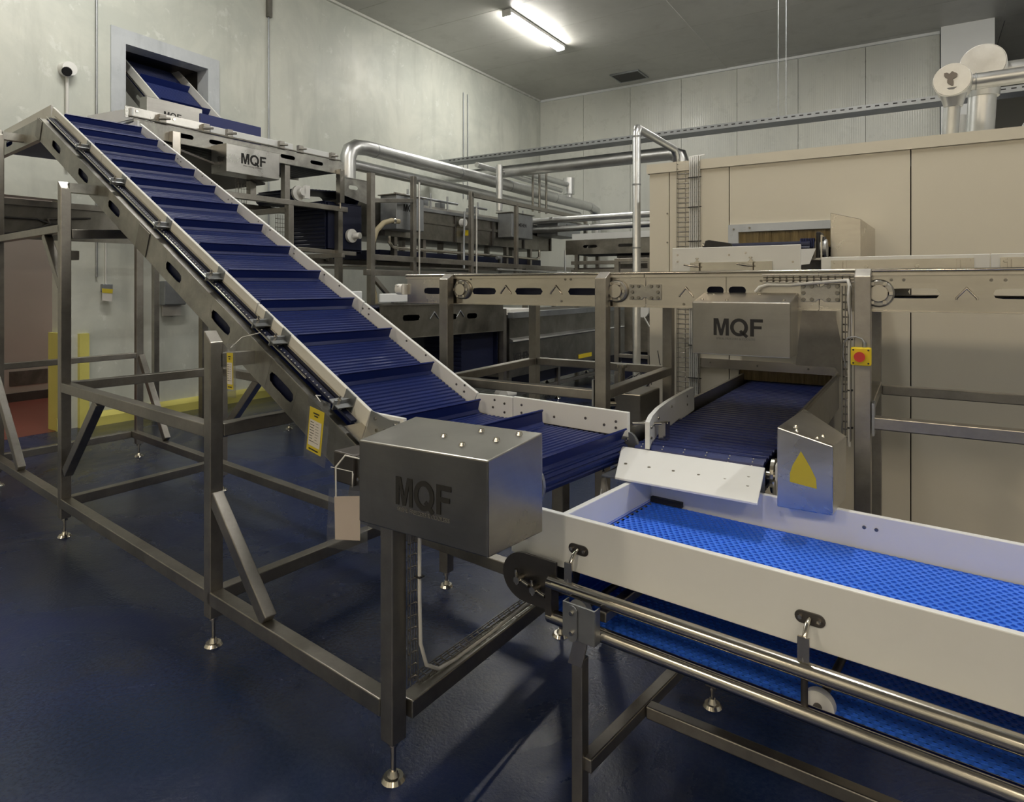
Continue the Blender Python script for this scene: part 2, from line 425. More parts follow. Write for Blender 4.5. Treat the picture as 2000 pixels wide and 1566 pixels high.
# hatch flashing round the opening in the left wall, door guard and yellow kerb
tr = MB(); x = AW+.012
def quad_frame(mb, o, i, x0, x1):
    for k in range(4):
        j = (k+1) % 4; q = [o[k], o[j], i[j], i[k]]
        mb.add([(x0, *p) for p in q]+[(x1, *p) for p in q], [(0, 1, 2, 3), (7, 6, 5, 4), (0, 4, 5, 1), (1, 5, 6, 2), (2, 6, 7, 3), (3, 7, 4, 0)])
quad_frame(tr, [(3.97, 3.3), (5.37, 3.3), (5.36, 4.64), (3.97, 4.66)], [(4.13, 3.45), (5.2, 3.45), (5.2, 4.49), (4.13, 4.49)], AW, AW+.02)
hf = struct('trim_3', tr, 'frameal')
tr = MB()
quad_frame(tr, [(4.12, 3.44), (5.21, 3.44), (5.21, 4.5), (4.12, 4.5)], [(4.135, 3.455), (5.195, 3.455), (5.195, 4.485), (4.135, 4.485)], AW-.22, AW+.022)
struct('trim_4', tr, 'frameal')
tr = MB().box(AW-.9, AW-.2, 4.09, 4.12, 3.4, 4.55).box(AW-.9, AW-.2, 5.21, 5.24, 3.4, 4.55).box(AW-.9, AW-.2, 4.09, 5.24, 4.50, 4.54)
struct('trim_8', tr, 'darksteel')
kb = MB()
for y0, y1 in ((3.72, 12.0),):
    kb.prism([(0, 0), (.10, 0), (.10, .10), (.04, .15), (0, .15)], (AW, y1, 0), (1, 0, 0), (0, 0, 1), y1-y0)
kt = struct('trim_5', kb, 'kerb')
struct('trim_6', MB().box(AW-.2, AW+.03, 3.41, 3.47, 0, 1.08).box(AW+.002, AW+.03, 3.40, 3.5, 0, .14), 'kerb')
struct('trim_7', MB().box(AW, AW+.05, 3.62, 3.72, 0, 1.06), 'kerb')

# lamps under the ceiling
LAB = ['lit white batten lamp under the grey ceiling, in view above the pipes', 'white batten lamp above the hatch', 'white batten lamp above the far cable tray',
       'white batten lamp above the middle of the hall', 'white batten lamp above the roof of the cream enclosure', 'white batten lamp over the right end of the crossing conveyor',
       'warm batten lamp behind the viewer at the right', 'warm batten lamp behind the viewer near the left wall', 'warm batten lamp behind the viewer, right of the middle']
def batten(a, b, k, lm='lamp'):
    t = Thing('batten_lamp', LAB[k], 'lamp', ROOM, (a, b, CEIL-.12), 'ceiling batten lamps')
    h = MB().box(a-.085, a+.085, b-.98, b+.98, CEIL-.06, CEIL-.008)
    t.part('lamp_housing', h, 'fitting', bevel=.004)
    d = MB(); d.prism([(-.072, 0), (-.075, -.03), (-.055, -.05), (.055, -.05), (.075, -.03), (.072, 0)], (a, b+.94, CEIL-.06), (1, 0, 0), (0, 0, 1), 1.88)
    t.part('lamp_diffuser', d, lm)
    t.part('end_cap', MB().box(a-.08, a+.08, b-.98, b-.94, CEIL-.112, CEIL-.06), 'fitting')
    t.part('end_cap', MB().box(a-.08, a+.08, b+.94, b+.98, CEIL-.112, CEIL-.06), 'fitting')
for k, (a, b) in enumerate(LAMPS): batten(a, b, k)
for k, (a, b) in enumerate(WARM): batten(a, b, 6+k, 'lampwarm')
t = Thing('added_room_lamp', 'unseen added lamp that lights the neighbouring room behind the hatch', 'lamp', ROOM, (-10.2, 4.2, 5.5))  # lamp added to brighten the next room, no source is visible there
t.part('lamp_housing', MB().box(-10.3, -10.1, 3.6, 4.8, 5.54, 5.6), 'fitting')
t.part('lamp_diffuser', MB().box(-10.28, -10.12, 3.65, 4.75, 5.48, 5.54), 'lamp')

# conduits and small fittings on the left wall
def conduit(b, z0, z1, r, label):
    single('conduit', MB().cyl((AW+.02, b, z0), (AW+.02, b, z1), r, 8), 'galv', label, 'conduit', ROOM, (AW, b, z0))
conduit(3.81, 1.7, CEIL-.05, .012, 'thin grey conduit running up the left wall beside the hatch')
conduit(6.144, 2.2, 5.5, .012, 'long thin grey conduit up the left wall right of the hatch')
conduit(10.9, 3.4, 5.6, .010, 'left one of two thin wires high on the left wall near the corner')
conduit(11.05, 3.4, 5.6, .010, 'right one of two thin wires high on the left wall near the corner')
single('bracket', MB().box(AW, AW+.06, 6.11, 6.18, 5.50, 6.0), 'tank', 'dark rusty bracket at the top of the long conduit', 'bracket', ROOM, (AW, 6.1, 5.5))
t = Thing('wall_beacon', 'round white alarm sounder on a conduit on the left wall', 'alarm', ROOM, (AW, 3.5, 3.0))
t.part('sounder_body', MB().cyl((AW, 3.5, 4.0), (AW+.10, 3.5, 4.0), .085, 20, .075), 'fitting')
t.part('horn', MB().cyl((AW+.10, 3.47, 3.96), (AW+.115, 3.46, 3.95), .05, 16), 'black')
t.part('conduit', MB().cyl((AW+.03, 3.5, 2.9), (AW+.03, 3.5, 3.92), .018, 8), 'cable')
t = Thing('pull_cord_switch', 'small hanging grey switch box with a pale tag on the left wall', 'switch', ROOM, (AW, 3.91, 1.45))
t.part('switch_body', MB().box(AW, AW+.06, 3.86, 3.97, 1.53, 1.62), 'galv', bevel=.006)
t.part('tag', MB().prism([(-.055, -.07), (.05, -.085), (.06, .06), (-.06, .07)], (AW+.075, 3.90, 1.5), (0, 1, 0), (0, 0, 1), .002), 'paper')
t.part('tag_header', MB().prism([(-.057, .02), (.055, .01), (.06, .06), (-.06, .07)], (AW+.078, 3.90, 1.5), (0, 1, 0), (0, 0, 1), .002), 'stick')
t.part('conduit', MB().cyl((AW+.02, 3.91, 1.6), (AW+.02, 3.91, 2.3), .01, 8), 'cable')
t = Thing('paper_dispenser', 'small grey box on the left wall below the incline', 'box', ROOM, (AW, 4.67, 1.3))
t.part('casing', MB().box(AW, AW+.12, 4.55, 4.83, 1.36, 1.66), 'galv', bevel=.01)
t.part('sheet', MB().box(AW+.03, AW+.035, 4.57, 4.81, 1.22, 1.36), 'paper')

# ================================================================== FREEZER ENCLOSURE
FB = 4.4
fz = Thing('freezer_enclosure', 'cream panelled spiral freezer enclosure at the right with two belt openings', 'freezer', ROOM, (0, FB, 0))
def panel(a0, a1, holes=()):
    m = MB(); z = 0
    g = .003
    if not holes: m.box(a0+g, a1-g, FB, FB+.08, .02, 2.40)
    else:
        h0, h1 = holes[0][0], holes[0][1]
        m.box(a0+g, h0, FB, FB+.08, .02, 2.40).box(h1, a1-g, FB, FB+.08, .02, 2.40)
        zz = .02
        for (_, _, z0, z1) in sorted(holes, key=lambda q: q[2]): m.box(h0, h1, FB, FB+.08, zz, z0); zz = z1
        m.box(h0, h1, FB, FB+.08, zz, 2.40)
    fz.part('panel', m, 'cream')
panel(-1.63, -1.485); panel(-1.485, -1.08); panel(-1.08, -.06, [(-1.02, -.47, .80, 1.08), (-1.02, -.47, 1.78, 1.95)]); panel(-.06, .96); panel(.96, 1.98); panel(1.98, 3.0)
fz.part('cap_rail', MB().box(-1.645, 3.0, FB-.012, FB+.10, 2.385, 2.45), 'cream')
m = MB()
m.box(-1.63, -1.55, FB+.08, 8.4, .02, 2.40)
m.box(-1.63, 3.0, FB+.1, 8.4, 2.40, 2.44); fz.part('side_and_roof', m, 'cream')
fz.part('inner_backing', MB().box(-1.5, 3, FB+.6, FB+.62, .02, 2.38), 'darksteel')
m = MB().box(-1.085, -.44, FB-.01, FB, 1.95, 2.00).box(-1.085, -1.02, FB-.01, FB, 1.66, 1.95)
fz.part('outlet_frame', m, 'frameal')
cu = MB()
for i in range(14): a = -1.02+i*.0393; cu.box(a, a+.043, FB+.02+.006*(i % 2), FB+.024+.006*(i % 2), 1.84, 1.96)
fz.part('strip_curtain', cu, 'amber')
cu = MB()
for i in range(14): a = -1.02+i*.0393; cu.box(a, a+.043, FB+.03+.006*(i % 2), FB+.034+.006*(i % 2), .985, 1.10)
fz.part('strip_curtain', cu, 'amber')
fz.part('outlet_sill', MB().box(-1.30, -.42, FB-.014, FB, 1.055, 1.115), 'channel')
fz.part('outlet_hood', MB().prism([(-.66, 1.115), (-.44, 1.115), (-.40, 1.04), (-.37, 1.04), (-.45, 1.48), (-.62, 1.48)], (0, FB-.1, 0), (1, 0, 0), (0, 0, 1), -.008).box(-.45, -.445, FB-.1, FB, 1.12, 1.48), 'tube')
fz.copies('screw', cyl_spot(.007, .004, (0, -1, 0), 8), 'tank', [(-1.5+.001, FB, z) for z in (1.9, 2.1)]+[(-1.05, FB-.01, 1.97), (-.95, FB-.01, 1.975), (-1.2, FB-.014, 1.09), (-.9, FB-.014, 1.085), (-.6, FB-.014, 1.085)])

# wire ladder with white cables on the freezer front
def wire_ladder(name, label, P, Q, side, w, step, rot, off, cables=(), n_c=0, depth=.02, group=None, r=.0022):
    """P->Q axis, side = unit vector across, off = outward vector"""
    t = Thing(name, label, 'cable tray', rot, tuple(P))
    P, Q, side, off = Vector(P), Vector(Q), Vector(side), Vector(off); d = (Q-P).normalized(); L = (Q-P).length
    m = MB()
    for s in (-.5, -.17, .17, .5): m.cyl(P+side*w*s, Q+side*w*s, r, 5)
    for s in (-.5, .5): m.cyl(P+side*w*s+off*depth, Q+side*w*s+off*depth, r, 5)
    t.part('long_wires', m, 'tube')
    me = MB().tube([side*(-w/2)+off*depth, side*(-w/2), side*(w/2), side*(w/2)+off*depth], r, 5)
    t.copies('rung', me, 'tube', [P+d*(step*(i+.5)) for i in range(int(L/step))])
    return t
t = wire_ladder('wire_cable_tray', 'tall wire basket tray with white cables on the left of the cream enclosure', (-1.345, FB-.01, .5), (-1.345, FB-.01, 2.47), (1, 0, 0), .15, .033, ROOM, (0, -1, 0), depth=.03)
for i in range(6):
    x = -1.335+i*.0125
    t.part('cable', MB().tube([(x, FB-.022, .5), (x, FB-.022, 2.40), (x, FB-.02, 2.47), (x, FB+.1, 2.50)], .0052, 6), 'cable')
t.copies('cable_tie', MB().box(-.045, .045, -.012, -.006, -.003, .003), 'black', [(-1.30, FB-.022, z) for z in (.75, .98, 1.2, 1.45, 1.66, 1.9, 2.13, 2.33)])

# insulated pipes that rise from the freezer roof at the right
def capped_pipe(a, b, zc, rv, rc, lean, label):
    t = Thing('insulated_pipe', label, 'pipe', ROOM, (a, b, 2.44))
    ax = Vector((-.12, -.985, .06)).normalized()
    c = Vector((a, b, zc)); base = Vector((a+lean[0], b+lean[1], 2.40))
    t.part('riser', MB().cyl(base, c-Vector((0, 0, rc*.3)), rv, 20), 'foil')
    k = rv+.02; f = c+ax*k
    t.part('end_drum', MB().cyl(c-ax*(rv+.01), f, rc*1.02, 28), 'foil')
    t.part('end_cap', MB().cyl(f, f+ax*.006, rc, 28, rc*.97), 'foil')
    t.part('collar', MB().cyl(c-Vector((0, 0, rc*1.5)), c-Vector((0, 0, rc*.45)), rv*1.1, 20, rc*.80), 'foil')
    return t, c
t, c = capped_pipe(.15, 4.62, 2.79, .042, .095, (-.02, .02), 'foil clad pipe with a stained round end cap above the cream enclosure')
st = MB()
ax = Vector((-.12, -.985, .06)).normalized(); V = (Vector((0, 0, 1))-ax*ax.z).normalized(); U = V.cross(ax).normalized()*-1
if U.cross(V).dot(ax) < 0: U = -U
pts = []
for i in range(22):
    q = 2*pi*i/22; rr = .028+.009*sin(3*q)+.006*sin(5*q+1); pts.append((rr*cos(q)*.9-.006, rr*sin(q)*1.35+.010))
Nn = U.cross(V); st.prism(pts, c+ax*.074, U, V, .001 if Nn.dot(ax) > 0 else -.001); t.part('rust_patch', st, 'rust')
t.part('branch', MB().cyl((.21, 4.64, 2.785), (2.6, 4.64, 2.80), .046, 20), 'foil')
t.part('clamp_ring', MB().cyl((.255, 4.64, 2.785), (.262, 4.64, 2.785), .049, 20), 'galv')
t, c = capped_pipe(.335, 5.25, 3.02, .078, .125, (-.03, .0), 'thick foil clad pipe with a conical collar behind the stained pipe')
t.part('branch', MB().cyl((.42, 5.28, 2.98), (2.6, 5.28, 2.99), .07, 20), 'foil')
single('insulated_pipe', MB().cyl((.21, 5.6, 2.40), (.21, 5.6, 2.80), .055, 20), 'foil', 'short foil clad stub between the two capped pipes', 'pipe', ROOM, (.21, 5.6, 2.4))
single('insulated_pipe', MB().cyl((.50, 4.75, 2.42), (.75, 5.1, 2.95), .06, 18), 'foil', 'slanting foil clad pipe at the right picture edge', 'pipe', ROOM, (.5, 4.75, 2.4))

# thin riser pipe with elbows left of the freezer
t = Thing('riser_pipe', 'slim foil clad pipe rising in front of the freezer corner and bending back', 'pipe', ROOM, (-1.92, 4.9, 0))
t.part('pipe_run', MB().tube([(-1.92, 4.9, 0), (-1.92, 4.9, 2.80), (-1.92, 4.93, 2.85), (-1.93, 5.85, 2.85), (-1.93, 5.92, 2.80), (-1.93, 5.92, 2.0)], .031, 16), 'foil')
t.copies('joint_band', MB().cyl((0, 0, -.006), (0, 0, .006), .0335, 16), 'galv', [(-1.92, 4.9, z) for z in (1.9, 2.4, 2.78)])
single('insulated_pipe', MB().tube([(-3.10, 9.8, 1.5), (-3.10, 9.8, 3.45), (-3.14, 9.8, 3.58), (-3.28, 9.8, 3.635), (-7.9, 9.8, 3.635)], .105, 20), 'foil', 'thick horizontal foil clad duct behind the slim riser pipe', 'pipe', ROOM, (-3.1, 9.8, 1.5))

# perforated cable tray hanging across the hall
t = Thing('cable_tray', 'long perforated grey cable tray crossing the hall above the enclosure', 'cable tray', ROOM, (-3, 9.6, 3.8))
m = MB(); zt = 3.87; ty = 9.6
m.box(-7.7, 6.9, ty, ty+.3, zt, zt+.005).box(-7.7, 6.9, ty, ty+.005, zt, zt+.075).box(-7.7, 6.9, ty+.295, ty+.3, zt, zt+.075)
t.part('tray_body', m, 'galv')
t.copies('slot', MB().box(-.025, .025, -.0015, 0, -.008, .008), 'black', [(-7.4+i*.10, ty, zt+.045) for i in range(0, 110)])
for i in range(4): t.part('cable', MB().cyl((-7.7, ty+.05+i*.06, zt+.02), (6.9, ty+.05+i*.06, zt+.02), .014, 6), 'darkcable')
for i, a in enumerate((-1.70, -1.64)): t.part('hanging_rod', MB().cyl((a, ty+.02+.26*i, zt), (a, ty+.02+.26*i, CEIL), .005, 5), 'galv')

# ================================================================== INCLINE CONVEYOR (frame: x down the slope, y across, z up)
K1 = (-2.06, 1.0); SL = .485; K2 = (-6.05, 1.0+SL*3.99); AL = math.atan(SL)
YB0, YB1 = 1.69, 2.28                                                # belt edges
inc = Thing('incline_conveyor', 'tall cleated navy belt conveyor rising to the left on a steel tube frame', 'conveyor', INC, (-3.5, 1.9, 0))
def Tn(x, y, z):                                                     # x = distance along the slope from the lower knee, z = height off the belt
    return (K1[0]+x*cos(AL)+z*sin(AL), y, K1[1]-x*sin(AL)+z*cos(AL))
def sc(c): return (c-K1[0])/cos(AL)
LEN = (K2[0]-K1[0])/cos(AL)
T6 = .06
legs = [(-1.645, 1.39, .93, .19), (-2.88, 1.40, 1.40, .19), (-4.86, 1.40, 2.27, .18), (-6.50, 1.42, 2.86, .18),
        (-1.73, 2.45, .86, .19), (-2.95, 2.45, 1.25, .19), (-5.0, 2.50, 2.20, .18), (-6.6, 2.50, 2.75, .18)]
for (x, y, zt, zb) in legs:
    m = MB(); h = T6/2
    z1 = zt-.05
    m.add([(x-h, y-h, zb-.06), (x+h, y-h, zb-.06), (x+h, y+h, zb-.06), (x-h, y+h, zb-.06), (x-h, y-h, zt), (x+h, y-h, z1), (x+h, y+h, z1), (x-h, y+h, zt)],
          [(3, 2, 1, 0), (4, 5, 6, 7), (0, 1, 5, 4), (1, 2, 6, 5), (2, 3, 7, 6), (3, 0, 4, 7)])
    lg = inc.part('leg', m, 'tube', bevel=.004)
    f = MB(); foot(f, x, y, zb-.06); inc.part('levelling_foot', f, 'polished', lg)
def rail(p, q, w=T6, h=T6, name='frame_rail', mat='tube', th=None, par=None, label=None):
    return (th or inc).part(name, MB().beam(p, q, w, h), mat, par, label, bevel=.004)
zb = .22
for y, xs in ((1.40, (-1.66, -2.88, -4.86, -6.50)), (2.46, (-1.73, -2.95, -5.0, -6.6))):
    for i in range(3): rail((xs[i+1]+.031*0-.0, y, zb), (xs[i]-.03, y, zb))
for x0, x1 in ((-1.63, -1.73), (-2.88, -2.95), (-4.86, -5.0), (-6.50, -6.6)):
    rail((x0, 1.43, zb), (x1, 2.42, zb))
rail((-4.83, 1.40, .955), (-2.91, 1.40, .955)); rail((-4.97, 2.47, .94), (-2.98, 2.47, .94))
rail((-2.88, 1.43, .955), (-2.95, 2.42, .955)); rail((-4.86, 1.43, .955), (-5.0, 2.47, .94))
rail((-6.50, 1.43, .95), (-6.6, 2.47, .95), .05, .05); rail((-4.86, 1.43, 1.93), (-5.0, 2.47, 2.0))
for p, q in (((-4.25, 1.40, .93), (-4.80, 1.40, .42)), ((-2.86, 1.40, .67), (-2.42, 1.40, .26)), ((-6.62, 1.40, .98), (-5.80, 1.40, .26)),
             ((-6.5, 2.48, .95), (-5.95, 2.48, .26)), ((-4.40, 2.48, .93), (-4.95, 2.48, .45)), ((-4.93, 1.48, 1.80), (-5.4, 1.48, 1.80))):
    rail(p, q, .05, .06, 'brace')
# side channels
slots = [(sc(c), -.112, .21, .055) for c in (-5.62, -5.06, -4.51, -3.66, -3.13, -2.58)]
for y0, y1, nm in ((1.58, 1.584, 1), (2.386, 2.39, -1)):
    m = MB(); m.slotted(LEN, .08, -.190, -.036, y0, y1, slots, Tn)
    yi0, yi1 = (y0, y0+.04) if nm > 0 else (y1-.04, y1)
    m.box(LEN, .08, yi0, yi1, -.036, -.032, Tn).box(LEN, .08, yi0, yi1, -.194, -.190, Tn)
    inc.part('side_channel', m, 'channel_old', bevel=.001)
    m = MB(); m.slotted(-7.45, K2[0], K2[1]-.19, K2[1]-.036, y0, y1, [(-6.9, K2[1]-.11, .2, .05)])
    m.box(-7.45, K2[0], yi0, yi1, K2[1]-.036, K2[1]-.032).box(-7.45, K2[0], yi0, yi1, K2[1]-.194, K2[1]-.19)
    inc.part('side_channel', m, 'channel_old')
    m = MB().box(-1.95, -1.32, y0, y1, .845, .99).box(-1.95, -1.32, yi0, yi1, .99, .994); inc.part('side_channel', m, 'channel')
for c, y0, y1 in ((-1.645, 1.41, 1.582), (-2.88, 1.42, 1.582), (-4.86, 1.42, 1.582), (-6.50, 1.44, 1.582), (-1.73, 2.388, 2.43), (-2.95, 2.388, 2.43), (-5.0, 2.388, 2.48), (-6.6, 2.388, 2.48)):
    z = min(K2[1], max(1.0, K1[1]+SL*(K1[0]-c)))-.13
    inc.part('post_bracket', MB().box(c-.03, c+.03, y0, y1, z-.03, z+.03), 'channel_old')
# splice plate and dark patch plates on the near channel
for c, w_ in ((-4.06, .16), (-6.02, .12)):
    inc.part('splice_plate', MB().box(sc(c)-w_/2, sc(c)+w_/2, 1.574, 1.58, -.188, -.04, Tn), 'tank')
inc.part('slot_shade', MB().box(LEN, -.1, 1.60, 1.62, -.2, -.045, Tn).box(LEN, -.1, 2.35, 2.37, -.2, -.045, Tn), 'navydark')  # dark plates added behind the slots to stand in for the shade inside
# belt
top = [(-7.5, K2[1]), K2, (K1[0]-.02, K1[1]+.01), K1, (-1.335, 1.0)]
m = MB(); belt_mesh(m, loop_path(top, .052, 10), YB0, YB1, .0254, .019, .006)
inc.part('belt', m, 'navy', kind='stuff')
# cleats
cl = MB(); Wd = YB1-YB0-.03
cl.prism([(-.022, 0), (.016, 0), (.004, .012), (.003, .052), (.009, .062), (.003, .065), (-.004, .054), (-.004, .012)], (0, Wd/2, 0), (1, 0, 0), (0, 0, 1), Wd)
me = mesh_from('cleat', cl, 'navycleat')
def cleat(x, z, tilt):
    o = bpy.data.objects.new('cleat', me); COL.objects.link(o); o.parent = inc.o
    o.location = Vector((x, (YB0+YB1)/2, z))-Vector(inc.b); o.rotation_euler = (0, tilt, 0)
for k in range(13):
    c = -2.08-.322*k; cleat(c, K1[1]+SL*(K1[0]-c) if c < K1[0] else 1.0, AL if k else AL*.6)
cleat(-1.70, 1.0, 0); cleat(-1.318, .985, radians(28)); cleat(-6.35, K2[1], 0); cleat(-6.7, K2[1], 0)
# return side cleats under the slope
for k in range(11):
    c = -2.3-.34*k; p = Tn(sc(c), 0, -.104); cleat(p[0], p[2], AL+pi)
# white guards
for (x0, x1) in ((LEN, LEN+1.15), (LEN+1.155, LEN+2.3), (LEN+2.305, LEN+3.4), (LEN+3.405, -.075)):
    for y0, y1 in ((1.655, 1.672), (2.288, 2.305)):
        m = MB().box(x0, x1-.003, y0, y1, -.03, .070 if y0 < 2 else .063, Tn); inc.part('side_guard', m, 'whitegrub' if y0 < 2 else 'white', bevel=.003)
for y0, y1 in ((1.655, 1.672), (2.288, 2.305)):
    kx = [Tn(-.072, 0, -.03), Tn(-.072, 0, .070 if y0 < 2 else .063)]
    m = MB(); m.prism([(kx[0][0], kx[0][2]), (kx[1][0], kx[1][2]), (-1.965, 1.094), (-1.885 if y0 > 2 else -1.90, 1.094), (-1.885 if y0 > 2 else -1.90, .985)], (0, y1, 0), (1, 0, 0), (0, 0, 1), y1-y0)
    inc.part('corner_guard', m, 'white', bevel=.002)
inc.part('side_guard', MB().box(-1.88, -1.29, 2.288, 2.306, 1.0, 1.098), 'white', bevel=.003)
inc.part('side_guard', MB().box(-7.4, K2[0]-.02, 2.288, 2.305, K2[1]-.01, K2[1]+.09), 'white', bevel=.003)
inc.part('side_guard', MB().box(-7.4, K2[0]-.02, 1.655, 1.672, K2[1]-.01, K2[1]+.09), 'whitegrub', bevel=.003)
# bolt heads on the far guard
sp = []
for k, c in enumerate((-2.25, -2.62, -2.98, -3.35, -3.72, -4.1, -4.5, -4.9, -5.3, -5.7)):
    for dx, dz in ((0, .03), (.05, .055), (.06, .025)) if k % 2 == 0 else ((0, .045), (.16, .05)):
        p = Tn(sc(c)+dx, 2.288, dz); sp.append(p)
sp += [(x, 2.288, z) for x, z in ((-1.99, 1.07), (-1.93, 1.06), (-1.93, 1.02), (-2.0, 1.035), (-1.83, 1.065), (-1.83, 1.03), (-1.76, 1.03), (-1.65, 1.035), (-1.49, 1.05), (-1.40, 1.035), (-1.345, 1.055), (-1.345, 1.03))]
inc.copies('bolt_head', cyl_spot(.0062, .003, (0, -1, 0), 8), 'tank', sp)
# near-side edge: belt edge strip with pins, bright rod, brackets
inc.part('chain_edge', MB().box(LEN+.1, -.12, 1.612, 1.64, -.006, .006, Tn), 'navydark')
pins = [Tn(LEN+.2+.031*i, 1.616, .008) for i in range(int((-LEN-.35)/.031))]
inc.copies('chain_pin', MB().box(-.003, .003, -.002, .002, -.002, .002), 'cable', pins)
m = MB(); m.cyl(Tn(LEN+.1, 1.6, .006), Tn(-.45, 1.6, .006), .0045, 8); m.box(LEN+.1, -.2, 1.642, 1.652, .0, .024, Tn)
inc.part('guide_strip', m, 'polished')
for c in (-5.25, -4.62, -3.96, -3.34, -2.88, -2.73, -2.25):
    x = sc(c); m = MB()
    m.box(x-.035, x+.035, 1.578, 1.655, .030, .034, Tn).box(x-.035, x+.035, 1.650, 1.655, .0, .075, Tn).box(x-.004, x+.004, 1.578, 1.65, .006, .05, Tn)
    br = inc.part('guard_bracket', m, 'galv')
    n = MB(); n.cyl(Tn(x, 1.60, .034), Tn(x, 1.60, .052), .009, 6); n.cyl(Tn(x, 1.60, .05), Tn(x, 1.60, .066), .005, 8); inc.part('bolt', n, 'polished', br)
# lower knee on the near side
m = MB(); kx = Tn(-.06, 0, .0); k2 = Tn(-.07, 0, .082)
m.prism([(kx[0]-.005, kx[2]-.01), (k2[0]-.0, k2[2]), (-1.975, 1.082), (-1.92, 1.082), (-1.915, 1.0), (-1.95, .985)], (0, 1.655, 0), (1, 0, 0), (0, 0, 1), .006)
kp = inc.part('knee_plate', m, 'galv', bevel=.001)
inc.copies('bolt', cyl_spot(.008, .006, (0, -1, 0), 8), 'polished', [(-2.06, 1.649, 1.075), (-1.94, 1.649, 1.065), (-2.05, 1.649, 1.03), (-2.0, 1.649, 1.035), (-1.95, 1.649, 1.01)], kp)
inc.part('chain_wheel', MB().cyl((-1.99, 1.60, .95), (-1.99, 1.645, .95), .065, 28), 'galv')
inc.part('clamp_strap', MB().box(sc(-2.10)-.06, sc(-2.10)+.08, 1.57, 1.66, -.005, .0, Tn), 'polished')
m = MB(); m.box(-2.07, -1.95, 1.46, 1.60, .87, .985).box(-1.90, -1.62, 1.50, 1.58, .80, .99); inc.part('gear_housing', m, 'darksteel', bevel=.006)
m = MB(); m.prism([(-2.02, .74), (-1.66, .74), (-1.60, .96), (-1.96, .98)], (0, 1.48, 0), (1, 0, 0), (0, 0, 1), .006); gp = inc.part('mounting_plate', m, 'box')
inc.copies('bolt', cyl_spot(.008, .008, (0, -1, 0), 8), 'polished', [(-1.93, 1.473, .90), (-1.84, 1.473, .88), (-1.86, 1.473, .80), (-1.74, 1.473, .92)], gp)
# end plates of the discharge
for y in (1.668, 2.29):
    m = MB(); m.prism([(.048*cos(q)*1.0, .066*sin(q)) for q in [2*pi*i/20 for i in range(20)]], (-1.292, y+.012, .955), (1, 0, 0), (0, 0, 1), .012)
    ep = inc.part('end_plate', m, 'galv', bevel=.001)
    inc.copies('bolt', cyl_spot(.007, .006, (0, -1, 0), 8), 'polished', [(-1.295, y, .99), (-1.29, y, .925)], ep)
# lower shaft
inc.part('end_shaft', MB().cyl((-1.335, 1.55, .948), (-1.335, 2.40, .948), .018, 12), 'polished')
# motor cover with lettering
cx0, cx1, y0, y1 = -1.575, -1.066, 1.20, 1.425
def cz(u, v): return v  # (kept level)
m = MB(); zl, zr = 1.145, 1.172
vs = [(cx0, y0, .905), (cx1, y0, .930), (cx1, y1, .930), (cx0, y1, .905), (cx0, y0, zl), (cx1, y0, zr-.002), (cx1, y1, zr+.028), (cx0, y1, zl+.035)]
m.add(vs, [(3, 2, 1, 0), (4, 5, 6, 7), (0, 1, 5, 4), (1, 2, 6, 5), (2, 3, 7, 6), (3, 0, 4, 7)])
mc = inc.part('motor_cover', m, 'box', bevel=.004, label='steel motor cover with black lettering')
Ud = Vector((cx1-cx0, 0, .0255)); mqf(inc, .078, (-1.302, y0-.0008, 1.036), Ud, (0, 0, 1), 'blacktxt', mc)
lettering(inc, 'SPIRAL FREEZERS & COOLERS', .0165, (-1.30, y0-.0008, .985), Ud, (0, 0, 1), 'faint', mc, 0, .95, 'caption')
m = MB()
for x, y in ((-1.22, 1.27), (-1.33, 1.31), (-1.15, 1.33), (-1.25, 1.38), (-1.12, 1.39)):
    z = zl+(x-cx0)/(cx1-cx0)*(zr-zl)+(y-y0)/(y1-y0)*.032; m.cyl((x, y, z-.004), (x, y, z+.005), .011, 8, .007)
inc.part('cover_rivets', m, 'polished', mc)
inc.part('motor', MB().cyl((-1.45, 1.43, 1.03), (-1.45, 1.58, 1.0), .07, 20).cyl((-1.45, 1.56, .98), (-1.45, 1.60, .98), .09, 20), 'darksteel')
inc.part('cover_bracket', MB().box(-1.60, -1.1, 1.425, 1.43, .92, 1.10).box(-1.68, -1.60, 1.30, 1.42, .925, .93), 'galv')
m = MB(); m.cyl((-1.30, 2.34, 1.045), (-1.19, 2.43, 1.045), .006, 8).box(-1.22, -1.19, 2.41, 2.45, .85, 1.05); inc.part('guard_stay', m, 'polished')
m = MB()
for i in range(4): m.tube([(-1.45, 1.62+.03*i, .93), (-1.30, 1.66+.04*i, .84-.015*i), (-1.22, 1.80+.03*i, .80+.01*i), (-1.24, 2.0+.02*i, .83), (-1.35, 2.2, .88)], .0045, 6)
inc.part('cable_bundle', m, 'cable', kind='stuff')
# cable trough with wire rungs between the feet and the cable that hangs into it
t = wire_ladder('wire_cable_tray', 'wire basket tray lying on the lower cross rail behind the front leg', (-1.665, 1.50, .256), (-1.73, 2.38, .256), (1, -.07, 0), .045, .035, INC, (0, 0, 1), depth=.010)
t = wire_ladder('wire_cable_tray', 'short upright wire basket tray on the right side of the front leg', (-1.612, 1.44, .30), (-1.612, 1.44, .88), (0, 1, 0), .032, .04, INC, (1, 0, 0), depth=.012)
t = Thing('power_cable', 'grey cable looping down from the large motor cover to the cross rail', 'cable', INC, (-1.585, 1.43, .3))
t.part('cable_run', MB().tube([(-1.575, 1.44, .92), (-1.575, 1.44, .60), (-1.575, 1.445, .44), (-1.575, 1.47, .36), (-1.58, 1.53, .318), (-1.60, 1.63, .298), (-1.64, 1.85, .279), (-1.68, 2.1, .274), (-1.71, 2.35, .272)], .006, 8), 'cable')
